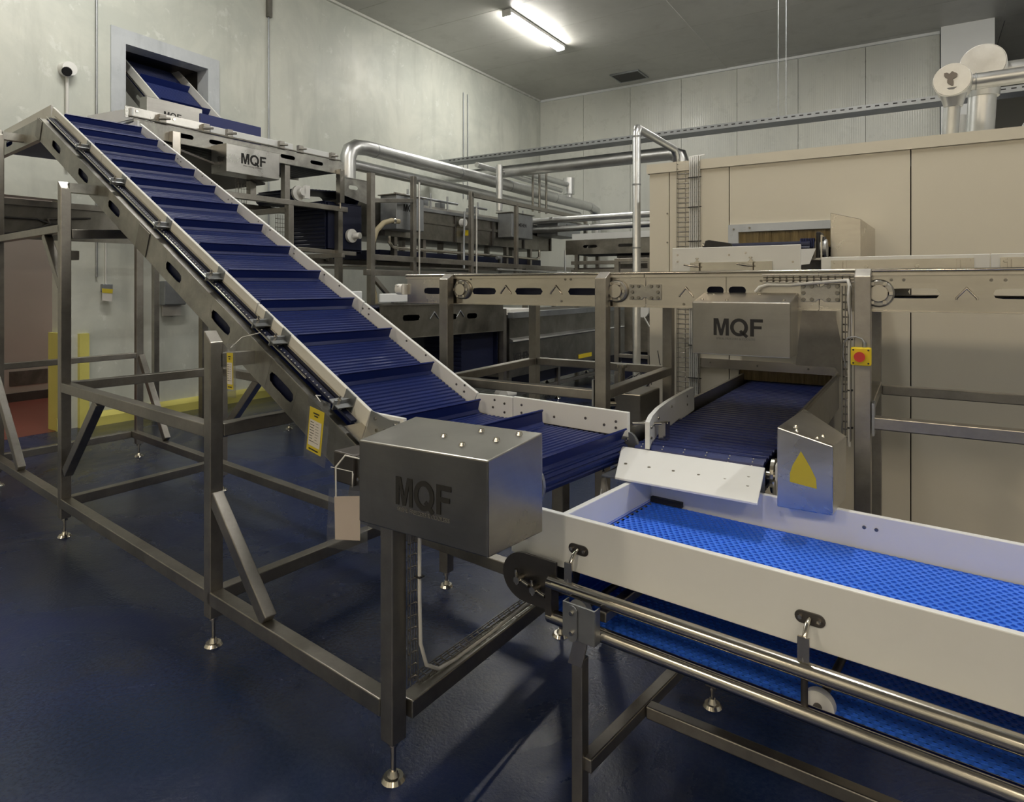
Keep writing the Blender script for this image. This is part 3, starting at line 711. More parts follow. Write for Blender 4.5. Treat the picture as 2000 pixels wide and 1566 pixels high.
t.copies('cable_tie', MB().box(-.012, .012, -.012, .012, -.002, .002), 'black', [(-1.575, 1.44, .80), (-1.575, 1.44, .66)])

# tags that hang on the conveyor
def tag_card(name, label, x, y, z, w, h, tilt, sleeve=True, lean=0):
    t = Thing(name, label, 'tag', INC, (x, y, z))
    U = Vector((cos(tilt), 0, sin(tilt))); V = Vector((-sin(tilt), lean, cos(tilt))).normalized(); O = Vector((x, y, z))
    def rect(u0, u1, v0, v1, k, nm, mt, par=None, th=.0006):
        m = MB(); m.prism([(u0, v0), (u1, v0), (u1, v1), (u0, v1)], O+Vector((0, -k, 0)), U, V, th); return t.part(nm, m, mt, par)
    if sleeve: rect(-w*.72, w*.80, -h*1.22, h*.25, .0, 'sleeve', 'clear')
    c = rect(-w/2, w/2, -h, 0, .003, 'card', 'stick')
    rect(-w*.40, w*.40, -h*.86, -h*.27, .0045, 'printed_field', 'paper', c)
    m = MB(); random.seed(3)
    for i in range(8):
        v = -h*(.33+.062*i); l = random.uniform(.2, .36); m.prism([(-w*.35, v), (-w*.35+w*l, v), (-w*.35+w*l, v+h*.014), (-w*.35, v+h*.014)], O+Vector((0, -.0055, 0)), U, V, .0003)
        m.prism([(w*.02, v), (w*.02+w*l*.8, v), (w*.02+w*l*.8, v+h*.008), (w*.02, v+h*.008)], O+Vector((0, -.0055, 0)), U, V, .0003)
    for v, l in ((-.12, .2), (-.18, .12), (-.95, .32)): m.prism([(-w*l, h*v), (w*l, h*v), (w*l, h*(v+.03)), (-w*l, h*(v+.03))], O+Vector((0, -.0055, 0)), U, V, .0003)
    t.part('print_lines', m, 'blacktxt', c)
    return t, O, U, V
t, O, U, V = tag_card('service_tag', 'service tag in a clear sleeve hanging at the lower end of the incline', -1.99, 1.34, 1.165, .088, .158, -.15)
t.part('string', MB().tube([O+V*.03+U*.01, O+V*.045-U*.02, O-U*.11+V*.03+Vector((0, .08, -.02))], .0018, 6), 'cable')
t, O, U, V = tag_card('service_tag', 'yellow and white service tag in a sleeve hanging beside the middle front post', -2.60, 1.335, 1.325, .050, .150, .03)
t.part('string', MB().tube([O+V*.02, O+V*.06+Vector((0, .05, 0)), O+V*.08+Vector((.06, .1, 0))], .0018, 6), 'cable')
t = Thing('document_pouch', 'clear document pouch with a creased paper hanging left of the large motor cover', 'pouch', INC, (-1.81, 1.33, .9))
O = Vector((-1.81, 1.33, .935)); U = Vector((1, 0, 0)); V = Vector((0, 0, 1))
t.part('sleeve', MB().prism([(-.115, -.235), (.11, -.20), (.11, .0), (-.10, -.03)], O, U, V, .001), 'clear')
t.part('paper_sheet', MB().prism([(-.06, -.195), (.075, -.165), (.075, -.02), (-.065, -.05)], O+Vector((0, -.003, 0)), U, V, .001), 'paperdull')
t.part('string', MB().tube([O+Vector((-.055, -.004, -.05)), O+Vector((-.062, 0, .05)), O+Vector((-.05, .03, .085)), O+Vector((.02, .07, .07))], .0028, 6).tube([O+Vector((-.09, 0, .045)), O+Vector((.03, 0, .05)), O+Vector((.03, 0, -.0)), O+Vector((.035, 0, .045))], .0014, 5), 'cable')

# ================================================================== FRONT CONVEYOR (bright blue perforated belt)
fc = Thing('flat_belt_conveyor', 'low conveyor with a bright blue perforated belt between white side boards in front', 'conveyor', FRO, (0, 1.92, 0))
X0, X1 = -1.25, 1.0
fc.part('side_board', MB().box(-1.30, X1, 1.63, 1.65, .752, .912), 'white', bevel=.003, label='near white side board')
fc.part('side_board', MB().box(-1.14, X1, 2.222, 2.242, .752, .905), 'white', bevel=.003)
fc.part('end_board', MB().box(-1.125, -1.105, 1.65, 2.222, .79, .905), 'white', bevel=.003)
bs = [(x, 2.222, z) for x, z in ((-.80+.0, .872), (-.755, .872), (-.398, .865), (-.365, .865), (-1.02, .885), (-.985, .885))]
fc.copies('bolt_head', cyl_spot(.006, .003, (0, -1, 0), 8), 'tank', bs)
fc.part('wear_block', MB().box(-1.10, -.98, 2.205, 2.222, .803, .822), 'black')
def perf_belt(x0, x1, y0, y1, z, th, px, py, rx, ry):
    m = MB(); nx = int((x1-x0)/px); ny = int((y1-y0)/py); py = (y1-y0)/ny; K = 8; idx = {}
    vs = []; fs = []
    for j in range(ny):
        off = (j % 2)*px/2
        for i in range(nx):
            cx = x0+(i+.5)*px+off; cy = y0+(j+.5)*py; n = len(vs)
            sq = [(px/2, 0), (px/2, py/2), (0, py/2), (-px/2, py/2), (-px/2, 0), (-px/2, -py/2), (0, -py/2), (px/2, -py/2)]
            for k in range(K): vs.append((cx+sq[k][0], cy+sq[k][1], z-(.0022 if k in (2, 6) else .0)))
            for k in range(K):
                t = 2*pi*k/K; vs.append((cx+rx*cos(t), cy+ry*sin(t), z))
            for k in range(K):
                t = 2*pi*k/K; vs.append((cx+rx*.9*cos(t), cy+ry*.9*sin(t), z-th))
            for k in range(K):
                q = (k+1) % K; fs.append((n+k, n+q, n+K+q, n+K+k)); fs.append((n+K+k, n+K+q, n+2*K+q, n+2*K+k))
    m.add(vs, fs); return m
pb = perf_belt(-1.10, .95, 1.656, 2.216, .800, .010, .0225, .0165, .0078, .0052)
tb = fc.part('belt', pb, 'blue', kind='stuff', label='bright blue perforated belt')
fc.part('belt_shade_sheet', MB().box(-1.10, .95, 1.655, 2.218, .782, .789), 'blueshade')  # added sheet, its dark blue stands for shade in the belt holes
rb = bpy.data.objects.new('return_belt', tb.data); COL.objects.link(rb); rb.parent = fc.o; rb.location = (0, -.0, -.205); rb['kind'] = 'stuff'
fc.part('return_shade_sheet', MB().box(-1.10, .95, 1.66, 2.21, .575, .583), 'blueshade')  # same added sheet under the return run, shade given as colour
m = MB(); pth = [(-1.115+0*i, 0) for i in range(1)]
arc = [(-1.10-.10*sin(pi*i/12), .698+.10*cos(pi*i/12)) for i in range(13)]
belt_mesh(m, [(x, z) for x, z in arc], 1.656, 2.216, .016, .012, .005); fc.part('belt_turn', m, 'blue', kind='stuff')
m = MB()
for i in range(20):
    x = -.86+i*.026; m.box(x, x+.014, 1.652, 1.668, .575, .605).cyl((x+.007, 1.648, .6), (x+.007, 1.668, .6), .004, 8)
fc.part('belt_teeth', m, 'blue', kind='stuff')
yt = 1.578
for z, x0 in ((.725, -1.115), (.628, -1.115)):
    fc.part('side_tube', MB().tube([(x0, yt, z), (X1, yt, z)], .0195, 20), 'polished')
fc.part('side_tube', MB().tube([(-1.115, 2.29, .725), (X1, 2.29, .725)], .0195, 16), 'polished')
fc.part('tube_upright', MB().box(-1.118, -1.095, 1.56, 1.60, .62, .735), 'darksteel', bevel=.002)
ep = []
for i in range(15):
    q = pi/2+pi*i/14; ep.append((-1.215+.088*cos(q), .705+.075*sin(q)))
ep = [(-1.10, .78), ] + ep + [(-1.10, .63)]
m = MB(); m.prism(ep, (0, 1.60, 0), (1, 0, 0), (0, 0, 1), .008); pl = fc.part('tail_plate', m, 'darksteel', bevel=.001)
m = MB()
for x, z in ((-1.225, .705), (-1.165, .69)):
    m.cyl((x, 1.59, z), (x, 1.56, z), .012, 6); m.cyl((x, 1.575, z), (x+.045, 1.565, z-.004), .0065, 8); m.cyl((x-.012, 1.58, z-.022), (x-.012, 1.575, z+.026), .0055, 8)
fc.part('tensioner_bolt', m, 'polished', pl)
fc.part('tail_shaft', MB().cyl((-1.19, 1.592, .698), (-1.19, 2.26, .698), .016, 12).cyl((-1.19, 1.70, .698), (-1.19, 1.74, .698), .08, 20).cyl((-1.19, 2.10, .698), (-1.19, 2.14, .698), .08, 20), 'darksteel')
fc.part('tail_plate', MB().prism(ep, (0, 2.27, 0), (1, 0, 0), (0, 0, 1), .008), 'darksteel')
def bracket(x):
    m = MB(); m.prism([(x+px, .822+pz) for px, pz in stadium(.068, .030)], (0, 1.63, 0), (1, 0, 0), (0, 0, 1), .004)
    b = fc.part('board_bracket', m, 'darksteel', bevel=.001)
    m = MB().tube([(x, 1.625, .822), (x-.001, 1.605, .815), (x-.002, 1.585, .79), (x-.002, 1.578, .74)], .006, 8)
    m.box(x-.014, x+.012, 1.574, 1.580, .735, .80); fc.part('bracket_arm', m, 'polished', b)
    fc.copies('bolt', cyl_spot(.0065, .006, (0, -1, 0), 6), 'polished', [(x-.021, 1.626, .822), (x+.021, 1.626, .822)], b)
for x in (-1.045, -.405, .22): bracket(x)
for x in (-.405, .22): fc.part('tube_spacer', MB().cyl((x, 1.58, .64), (x, 1.58, .71), .008, 10), 'darksteel')
# return wheels
for x, z, y in ((-1.065, .62, 1.66), (-.392, .612, 1.645)):
    wl = fc.part('return_wheel', MB().cyl((x, y, z), (x, y+.022, z), .036, 28), 'white', bevel=.002)
    fc.part('wheel_axle', MB().cyl((x, 1.60, z), (x, 2.25, z), .010, 10), 'darksteel', wl)
# leg bracket and stand
m = MB().box(-1.035, -.93, 1.530, 1.536, .615, .712).box(-1.035, -1.031, 1.536, 1.56, .615, .712).box(-.934, -.93, 1.536, 1.56, .615, .712)
lb = fc.part('leg_bracket', m, 'galv', bevel=.001)
fc.part('bracket_tab', MB().prism([(-1.0+px*.0+a, .66+b) for (b, a) in stadium(.10, .032) for px in (0,)], (0, 1.528, 0), (1, 0, 0), (0, 0, 1), .004), 'galv', lb)
fc.copies('bolt', cyl_spot(.007, .007, (0, -1, 0), 8), 'polished', [(-1.0, 1.524, .69), (-1.0, 1.524, .635)], lb)
def leg(x, y, zt, th=fc, w=.042, mat='tube', zf=.08):
    l = th.part('leg', MB().box(x-w/2, x+w/2, y-w/2, y+w/2, zf, zt), mat, bevel=.003)
    f = MB(); foot(f, x, y, zf, .036, .008); th.part('levelling_foot', f, 'polished', l); return l
m = MB(); m.prism([(-1.006, .622), (-.962, .622), (-.985, .530), (-1.030, .530)], (0, 1.556, 0), (1, 0, 0), (0, 0, 1), .006); fc.part('leg_strap', m, 'channel')
leg(-1.005, 1.575, .545, w=.036); leg(-.95, 2.42, .60)
leg(.60, 1.545, .60, w=.036); leg(.60, 2.42, .60)
rail((-.985, 1.57, .25), (-.965, 2.40, .25), .04, .04, th=fc); rail((-.955, 1.90, .25), (.60, 1.96, .25), .04, .04, th=fc); rail((.60, 1.52, .25), (.60, 2.40, .25), .04, .04, th=fc)
for x in (-.95, .6): rail((x, 1.60, .665), (x, 2.42, .665), .03, .03, 'cross_rail', th=fc)

# ================================================================== ENCLOSURE OUTLET CONVEYOR (navy, lower opening)
oc = Thing('outlet_conveyor', 'navy belt conveyor coming out of the lower opening of the cream enclosure', 'conveyor', ROOM, (-.7, 3.3, 0))
sw = lambda x, y, z: (y, x, z)
rp = [(2.45, .98), (4.65, .98)]
m = MB(); belt_mesh(m, loop_path(rp, .055, 12), -.955, -.475, .05, .042, .008, T=sw); oc.part('belt', m, 'navy', kind='stuff')
m = MB(); belt_mesh(m, loop_path(rp, .0555, 12), -.955, -.475, .025, .006, .010, T=sw); oc.part('belt_ribs', m, 'navycleat', kind='stuff')
pn = MB()
for i in range(6):
    for j in range(7):
        q = radians(15+j*17); pn.box(-.93+i*.083, -.926+i*.083, 2.45-.058*sin(q)-.002, 2.45-.058*sin(q)+.002, .925+.058*cos(q)-.002, .925+.058*cos(q)+.002)
oc.part('nose_pins', pn, 'cable', kind='stuff')
for x0, x1 in ((-1.0, -.985), (-.445, -.43)):
    oc.part('side_channel', MB().box(x0, x1, 2.50, 4.39, .86, 1.03 if x0 < -.5 else 1.05), 'tube')
oc.part('side_guard', MB().box(-.452, -.445, 2.75, 4.39, .97, 1.06), 'tank')
oc.part('cross_rail', MB().box(-1.0, -.43, 2.6, 2.64, .86, .90).box(-1.0, -.43, 3.9, 3.94, .86, .90), 'tube')
# curved white guard on the left
m = MB(); P = [(-.902, 2.39), (-.930, 2.50), (-.955, 2.65), (-.968, 2.80), (-.975, 2.98), (-.978, 3.22)]
for i in range(5):
    (a0, b0), (a1, b1) = P[i], P[i+1]; zt0, zt1 = 1.078+.004*i, 1.082+.004*i
    m.add([(a0, b0, .975), (a1, b1, .985), (a1+.018, b1, .985), (a0+.018, b0, .975), (a0, b0, zt0), (a1, b1, zt1), (a1+.018, b1, zt1), (a0+.018, b0, zt0)],
          [(3, 2, 1, 0), (4, 5, 6, 7), (0, 1, 5, 4), (2, 3, 7, 6)]+([(3, 0, 4, 7)] if i == 0 else [])+([(1, 2, 6, 5)] if i == 4 else []))
gd = oc.part('curved_guard', m, 'white')
oc.copies('bolt_head', cyl_spot(.006, .003, (1, 0, 0), 8), 'tank', [(-.892, 2.43, 1.05), (-.892, 2.43, 1.01), (-.908, 2.50, 1.045), (-.930, 2.62, 1.05), (-.952, 2.85, 1.06), (-.959, 3.1, 1.07), (-.959, 3.1, 1.03)])
# discharge slide
m = MB(); sA = [(-1.0, 2.395, .972), (-.462, 2.375, .972), (-.44, 2.145, .918), (-.93, 2.165, .918)]
vs = sA+[(x, y, z-.008) for x, y, z in sA]
m.add(vs, [(0, 1, 2, 3), (7, 6, 5, 4), (0, 4, 5, 1), (1, 5, 6, 2), (2, 6, 7, 3), (3, 7, 4, 0)])
sl = oc.part('discharge_slide', m, 'white', bevel=.002, label='white sloping discharge plate')
oc.copies('bolt_head', cyl_spot(.006, .002, (0, 0, 1), 8), 'tank', [(-.93+.09*i, 2.265, .943) for i in range(5)]+[(-.50, 2.30, .952), (-.49, 2.24, .938)], sl)
m = MB().box(-1.0, -.93, 2.20, 2.36, .90, .905).box(-1.0, -.46, 2.36, 2.366, .88, .96); oc.part('slide_bracket', m, 'galv')
oc.part('end_shaft', MB().cyl((-1.0, 2.45, .925), (-.40, 2.45, .925), .018, 14), 'polished')
m = MB().prism([(.05*cos(q), .062*sin(q)) for q in [2*pi*i/24 for i in range(24)]], (-.455, 2.46, .925), (0, 1, 0), (0, 0, 1), .012)
oc.part('bearing_plate', m, 'polished'); oc.part('gearbox_flange', MB().box(-.432, -.412, 2.38, 2.50, .87, .99), 'fitting', bevel=.012)
oc.part('gearbox', MB().cyl((-.415, 2.44, .925), (-.36, 2.44, .925), .05, 22), 'fitting')
oc.part('foot_bracket', MB().box(-.475, -.43, 2.36, 2.40, .85, .86).box(-.435, -.43, 2.36, 2.40, .86, .93), 'polished')
# motor cover with the yellow warning sticker
F_ = [(-.392, 2.20), (-.232, 2.20), (-.215, 2.42), (-.372, 2.62)]; ztop = [1.152, 1.112, 1.102, 1.146]
m = MB(); m.add([(x, y, .90) for x, y in F_]+[(x, y, z) for (x, y), z in zip(F_, ztop)], [(3, 2, 1, 0), (4, 5, 6, 7), (0, 1, 5, 4), (1, 2, 6, 5), (2, 3, 7, 6), (3, 0, 4, 7)])
cv = oc.part('motor_cover', m, 'boxbright', bevel=.003, label='steel motor cover with a yellow warning sticker')
m = MB(); m.prism([(-.354, .985), (-.277, .975), (-.279, 1.005), (-.293, 1.035), (-.322, 1.085), (-.345, 1.045), (-.354, 1.015)][::-1], (0, 2.2, 0), (1, 0, 0), (0, 0, 1), -.0006)
oc.part('warning_sticker', MB().prism([(-.354, .985), (-.277, .975), (-.279, 1.005), (-.293, 1.035), (-.322, 1.085), (-.345, 1.040), (-.354, 1.012)], (0, 2.1995, 0), (1, 0, 0), (0, 0, 1), .0006), 'stick', cv)
m = MB()
for x, y, z in ((-.35, 2.29, 1.143), (-.34, 2.24, 1.14), (-.27, 2.29, 1.122), (-.28, 2.24, 1.124)): m.cyl((x, y, z-.004), (x, y, z+.004), .008, 8, .005)
oc.part('cover_rivets', m, 'polished', cv)
for x, y in ((-.97, 3.0), (-.97, 4.2), (-.46, 3.0), (-.46, 4.2)): leg(x, y, .87, oc, .05)

# ================================================================== CROSS CONVEYOR at eye level in front of the enclosure
cc = Thing('cross_conveyor', 'long stainless steel conveyor at eye level crossing in front of the cream enclosure', 'conveyor', ROOM, (-.5, 3.2, 0))
XE = 1.6
sl_f = [(-2.275, 1.572, .13, .034), (-1.935, 1.572, .15, .034), (-1.665, 1.572, .16, .034), (-1.365, 1.572, .16, .034), (-.745, 1.58, .07, .034), (-.655, 1.58, .07, .034),
        (-.03, 1.572, .165, .036), (.27, 1.572, .13, .036), (.62, 1.572, .16, .036), (1.0, 1.572, .16, .036)]
def chan(th, x0, x1, y0, z0, z1, slots, lip=1, mat='channel', par=None, T=None, name='side_channel', l=.018):
    m = MB(); m.slotted(x0, x1, z0, z1, y0, y0+.004, slots, T)
    a, b = (y0-l, y0+.004) if lip > 0 else (y0, y0+.004+l)
    m.box(x0, x1, a, b, z1-.004, z1, T).box(x0, x1, a, b, z0, z0+.004, T)
    if lip > 0: m.box(x0, x1, a, a+.003, z1-.014, z1, T)
    return th.part(name, m, mat, par)
f1 = chan(cc, -2.46, -1.055, 2.80, 1.503, 1.652, [s for s in sl_f if s[0] < -1.1])
f2 = chan(cc, -1.052, -.345, 2.80, 1.503, 1.652, [s for s in sl_f if -1 < s[0] < -.4])
f3 = chan(cc, -.342, XE, 2.80, 1.503, 1.652, [s for s in sl_f if s[0] > -.1])
chan(cc, -2.46, XE, 3.62, 1.503, 1.652, [(s[0]+.05, 1.572, .16, .036) for s in sl_f if s[0] not in (-.745, -.655)], -1)
cc.part('slot_shade', MB().box(-2.4, -.36, 2.86, 3.58, 1.54, 1.61), 'navydark')  # dark block added inside the belt loop so the left slots look shaded
cc.part('top_lip', MB().tube([(-2.46, 2.790, 1.657), (XE, 2.790, 1.657)], .006, 8), 'polished')
m = MB(); belt_mesh(m, loop_path([(-2.44, 1.625), (XE, 1.625)], .04, 10), 2.87, 3.56, .05, .04, .006); cc.part('belt', m, 'navydark', kind='stuff')
for x in (-2.3, -1.4, -.5, .4, 1.2): rail((x, 2.81, 1.52), (x, 3.62, 1.52), .04, .03, 'cross_rail', 'tube', cc)
for x, z in ((-2.07, 1.58), (-1.19, 1.575), (-.14, 1.572)):
    m = MB().cyl((x, 2.80, z), (x, 2.786, z), .050, 28); m.cyl((x, 2.786, z), (x, 2.780, z), .052, 28, .046)
    h = cc.part('bearing_housing', m, 'channel_old')
    m = MB().cyl((x, 2.780, z), (x, 2.768, z), .034, 24, .030)
    for q in range(6): t = q*pi/3; m.box(x+.040*cos(t)-.006, x+.040*cos(t)+.006, 2.772, 2.781, z+.040*sin(t)-.006, z+.040*sin(t)+.006)
    cc.part('hub', m, 'channel', h)
for x0, x1 in ((-1.13, -.98), (-.41, -.27)):
    zc = 1.572; xm = (x0+x1)/2; hw = (x1-x0)/2
    ol = [(-hw, -.035), (-.016, -.035), (-.006, -.025), (.006, -.025), (.016, -.035), (hw, -.035), (hw, .035), (.016, .035), (.006, .025), (-.006, .025), (-.016, .035), (-hw, .035)]
    m = MB(); m.prism(ol, (xm, 2.80, zc), (1, 0, 0), (0, 0, 1), .005)
    jp = cc.part('joint_plate', m, 'channel_old', bevel=.0015)
    cc.copies('bolt', cyl_spot(.0085, .007, (0, -1, 0), 8), 'tank', [(xm+a, 2.795, zc+b) for a in (-.06, -.03, .03, .06) for b in (-.026, .026)]+[(xm-.06, 2.795, zc), (xm+.06, 2.795, zc)], jp)
for x, z in ((-1.80, 1.58), (-1.51, 1.58), (-.87, 1.572), (.13, 1.572), (.46, 1.572)):
    cc.part('chevron_emboss', MB().tube([(x-.030, 2.797, z-.022), (x-.030, 2.797, z-.016), (x, 2.797, z+.020), (x+.030, 2.797, z-.016), (x+.030, 2.797, z-.022)], .0035, 6), 'channel')
cc.copies('bolt_head', cyl_spot(.006, .004, (0, -1, 0), 8), 'tank', [(x, 2.80, z) for x, z in ((-1.43, 1.63), (-1.46, 1.63), (-2.02, 1.635), (-.10, 1.622), (-.06, 1.622), (.20, 1.62), (.24, 1.62), (-1.48, 1.525), (-.88, 1.52), (.36, 1.515), (-.56, 1.62))])
def clegs(xs, y, zt, th, w=.055, slant=True, mat='tube'):
    for x in xs:
        m = MB(); h = w/2
        z0 = zt if not slant else zt-.03
        m.add([(x-h, y-h, .08), (x+h, y-h, .08), (x+h, y+h, .08), (x-h, y+h, .08), (x-h, y-h, z0), (x+h, y-h, z0), (x+h, y+h, zt), (x-h, y+h, zt)],
              [(3, 2, 1, 0), (4, 5, 6, 7), (0, 1, 5, 4), (1, 2, 6, 5), (2, 3, 7, 6), (3, 0, 4, 7)])
        l = th.part('leg', m, mat, bevel=.003); f = MB(); foot(f, x, y, .08, .036, .009); th.part('levelling_foot', f, 'polished', l)
clegs((-2.15, -1.245, -.19), 2.758, 1.665, cc); clegs((-2.15, -1.25, -.20), 3.69, 1.60, cc); clegs((1.0,), 2.758, 1.665, cc)
rail((-2.12, 2.758, 1.098), (-1.275, 2.758, 1.098), .05, .045, th=cc); rail((-.16, 2.758, 1.095), (XE, 2.758, 1.095), .05, .045, th=cc)
rail((-2.12, 3.69, 1.11), (-1.28, 3.69, 1.11), .05, .045, th=cc); rail((-.17, 3.69, 1.09), (XE, 3.69, 1.09), .05, .045, th=cc)
for x in (-2.15, -1.245, -.195): rail((x, 2.79, 1.10), (x, 3.66, 1.11), .05, .045, th=cc)
for x in (-1.28, -.155): cc.part('flange_plate', MB().box(x-.004, x+.004, 2.725, 2.79, 1.05, 1.17), 'galv')
# left end fitting
m = MB().box(-2.475, -2.462, 2.77, 2.83, 1.55, 1.61).cyl((-2.478, 2.79, 1.58), (-2.52, 2.79, 1.58), .03, 16).cyl((-2.50, 2.75, 1.60), (-2.50, 2.83, 1.60), .008, 8)
cc.part('bearing_cap', m, 'fitting', bevel=.003)
# guards above the belt
g1 = cc.part('side_guard', MB().box(-.975, -.43, 2.93, 2.945, 1.64, 1.772), 'white', bevel=.002, label='tall white side guard')
m = MB().box(-.89, -.54, 2.924, 2.929, 1.645, 1.704); st = cc.part('backing_strip', m, 'polished', g1)
def clampset(x, par, h=.0):
    m = MB().box(x-.006, x+.008, 2.905, 2.915, 1.645, 1.712+h).box(x-.01, x+.012, 2.90, 2.925, 1.700+h, 1.706+h).cyl((x, 2.91, 1.706+h), (x, 2.91, 1.722+h), .004, 8).cyl((x, 2.91, 1.718+h), (x, 2.91, 1.724+h), .008, 8)
    m.tube([(x+.01, 2.90, 1.685), (x-.02, 2.885, 1.688), (x-.05, 2.875, 1.694)], .004, 6)
    cc.part('clamp', m, 'channel', par)
for x in (-.855, -.625): clampset(x, g1)
cc.copies('bolt_head', cyl_spot(.005, .003, (0, -1, 0), 8), 'channel', [(x, 2.93, z) for x, z in ((-.95, 1.74), (-.95, 1.71), (-.46, 1.70), (-.65, 1.742), (-.72, 1.735))], g1)
g2 = cc.part('side_guard', MB().box(-.352, .205, 2.925, 2.94, 1.64, 1.716), 'white', bevel=.002)
g3 = cc.part('side_guard', MB().box(.208, XE, 2.925, 2.94, 1.64, 1.716), 'white', bevel=.002)
cc.part('backing_strip', MB().box(-.315, .158, 2.920, 2.924, 1.648, 1.702), 'channel', g2)
cc.part('backing_strip', MB().box(.235, .9, 2.920, 2.924, 1.648, 1.702), 'channel', g3)
for x, g in ((-.28, g2), (.125, g2), (.275, g3)):
    cc.part('clamp', MB().box(x-.008, x+.008, 2.90, 2.918, 1.65, 1.695).box(x-.02, x+.02, 2.915, 2.919, 1.66, 1.70), 'channel', g)
cc.copies('bolt_head', cyl_spot(.0075, .004, (0, -1, 0), 10), 'polished', [(x, 2.92, z) for x, z in ((-.30, 1.695), (-.30, 1.655), (-.19, 1.675), (-.02, 1.675), (.14, 1.695), (.14, 1.655), (.25, 1.69))])
# motor cover on the cross conveyor
m = MB(); vs = [(-.79, 2.62, 1.327), (-.42, 2.62, 1.327), (-.42, 2.795, 1.327), (-.79, 2.795, 1.327), (-.79, 2.62, 1.535), (-.42, 2.62, 1.535), (-.42, 2.795, 1.572), (-.79, 2.795, 1.572)]
m.add(vs, [(3, 2, 1, 0), (4, 5, 6, 7), (0, 1, 5, 4), (1, 2, 6, 5), (2, 3, 7, 6), (3, 0, 4, 7)])
mc2 = cc.part('motor_cover', m, 'box', bevel=.004, label='hanging steel motor cover with black lettering')
mqf(cc, .067, (-.612, 2.6195, 1.438), (1, 0, 0), (0, 0, 1), 'blacktxt', mc2)
lettering(cc, 'SPIRAL FREEZERS & COOLERS', .012, (-.62, 2.6195, 1.392), (1, 0, 0), (0, 0, 1), 'faint', mc2, 0, .95, 'caption')
cc.copies('cover_rivet', cyl_spot(.007, .004, (0, -.2, 1), 8), 'polished', [(x, y, 1.535+(y-2.62)*.211) for x, y in ((-.74, 2.76), (-.76, 2.66), (-.66, 2.65), (-.56, 2.76), (-.45, 2.66))], mc2)
# wire tray along the beam, cable down the post, emergency stop
wire_ladder('wire_cable_tray', 'wire basket tray fixed under the top edge of the crossing steel conveyor', (-.55, 2.79, 1.628), (-.215, 2.79, 1.628), (0, 0, 1), .03, .025, ROOM, (0, -1, 0), depth=.02)
wire_ladder('wire_cable_tray', 'narrow wire basket tray beside the post that carries the yellow stop button', (-.243, 2.745, 1.02), (-.243, 2.745, 1.60), (1, 0, 0), .028, .028, ROOM, (0, -1, 0), depth=.02)
t = Thing('power_cable', 'white cable along the crossing conveyor and down the post with the stop button', 'cable', ROOM, (-.24, 2.74, 1.0))
t.part('cable_run', MB().tube([(-.575, 2.76, 1.575), (-.56, 2.765, 1.594), (-.53, 2.77, 1.604), (-.45, 2.772, 1.603), (-.38, 2.772, 1.610), (-.30, 2.772, 1.616), (-.24, 2.76, 1.62), (-.232, 2.735, 1.60), (-.236, 2.733, 1.55), (-.228, 2.733, 1.48), (-.233, 2.733, 1.35), (-.233, 2.735, 1.0)], .006, 8), 'cable')
t.copies('cable_tie', MB().box(-.009, .009, -.01, .01, -.0025, .0025), 'black', [(-.23, 2.735, z) for z in (1.40, 1.21, 1.07)])
t = Thing('emergency_stop', 'yellow emergency stop box with a red button on a steel post', 'stop button', ROOM, (-.19, 2.73, 1.31))
t.part('enclosure', MB().box(-.226, -.159, 2.695, 2.729, 1.308, 1.374), 'yellow', bevel=.005)
m = MB().cyl((-.195, 2.695, 1.342), (-.195, 2.682, 1.342), .012, 16).cyl((-.195, 2.684, 1.342), (-.195, 2.670, 1.342), .017, 20, .0185); t.part('button', m, 'red')
t.copies('cover_screw', cyl_spot(.0036, .001, (0, -1, 0), 8), 'black', [(x, 2.695, z) for x in (-.217, -.168) for z in (1.317, 1.365)])
t.part('cable_gland', MB().cyl((-.182, 2.712, 1.374), (-.182, 2.712, 1.392), .007, 10), 'galv')
t.part('pigtail', MB().tube([(-.182, 2.712, 1.39), (-.19, 2.712, 1.405), (-.21, 2.712, 1.412), (-.235, 2.715, 1.408), (-.25, 2.718, 1.385), (-.252, 2.72, 1.34), (-.245, 2.725, 1.30)], .0028, 6), 'galv')

# upper outlet conveyor of the enclosure
uo = Thing('upper_outlet_conveyor', 'short navy belt conveyor at the upper opening of the cream enclosure', 'conveyor', ROOM, (-.75, 4.2, 1.7))
m = MB(); belt_mesh(m, loop_path([(3.82, 1.842), (4.7, 1.85)], .045, 10), -1.0, -.51, .05, .042, .008, T=sw); uo.part('belt', m, 'navydark', kind='stuff')
m = MB()
for i in range(9): m.box(-.56+i*.008, -.557+i*.008, 3.80, 3.86, 1.805, 1.855)
uo.part('sprocket_teeth', m, 'navy')
uo.part('side_channel', MB().box(-1.015, -1.0, 3.82, 4.39, 1.76, 1.84), 'tank'); uo.part('side_channel', MB().box(-.50, -.485, 3.84, 4.39, 1.74, 1.84), 'tank')
m = MB(); m.prism([(-1.07, 1.815), (-.90, 1.815), (-.92, 1.84), (-1.04, 1.862), (-1.06, 1.858)], (0, 3.80, 0), (1, 0, 0), (0, 0, 1), .03); uo.part('wear_block', m, 'black')
uo.part('shaft_end', MB().cyl((-1.09, 3.83, 1.835), (-1.0, 3.83, 1.835), .014, 12), 'polished')
m = MB(); m.prism([(-.62, 1.795), (-.475, 1.795), (-.505, 1.715), (-.62, 1.70)], (0, 3.74, 0), (1, 0, 0), (0, 0, 1), .008); uo.part('discharge_slide', m, 'white')
m = MB().box(-.485, -.462, 3.82, 3.96, 1.74, 1.89).cyl((-.47, 3.88, 1.80), (-.445, 3.88, 1.80), .065, 22); uo.part('gearbox_flange', m, 'black', bevel=.008)
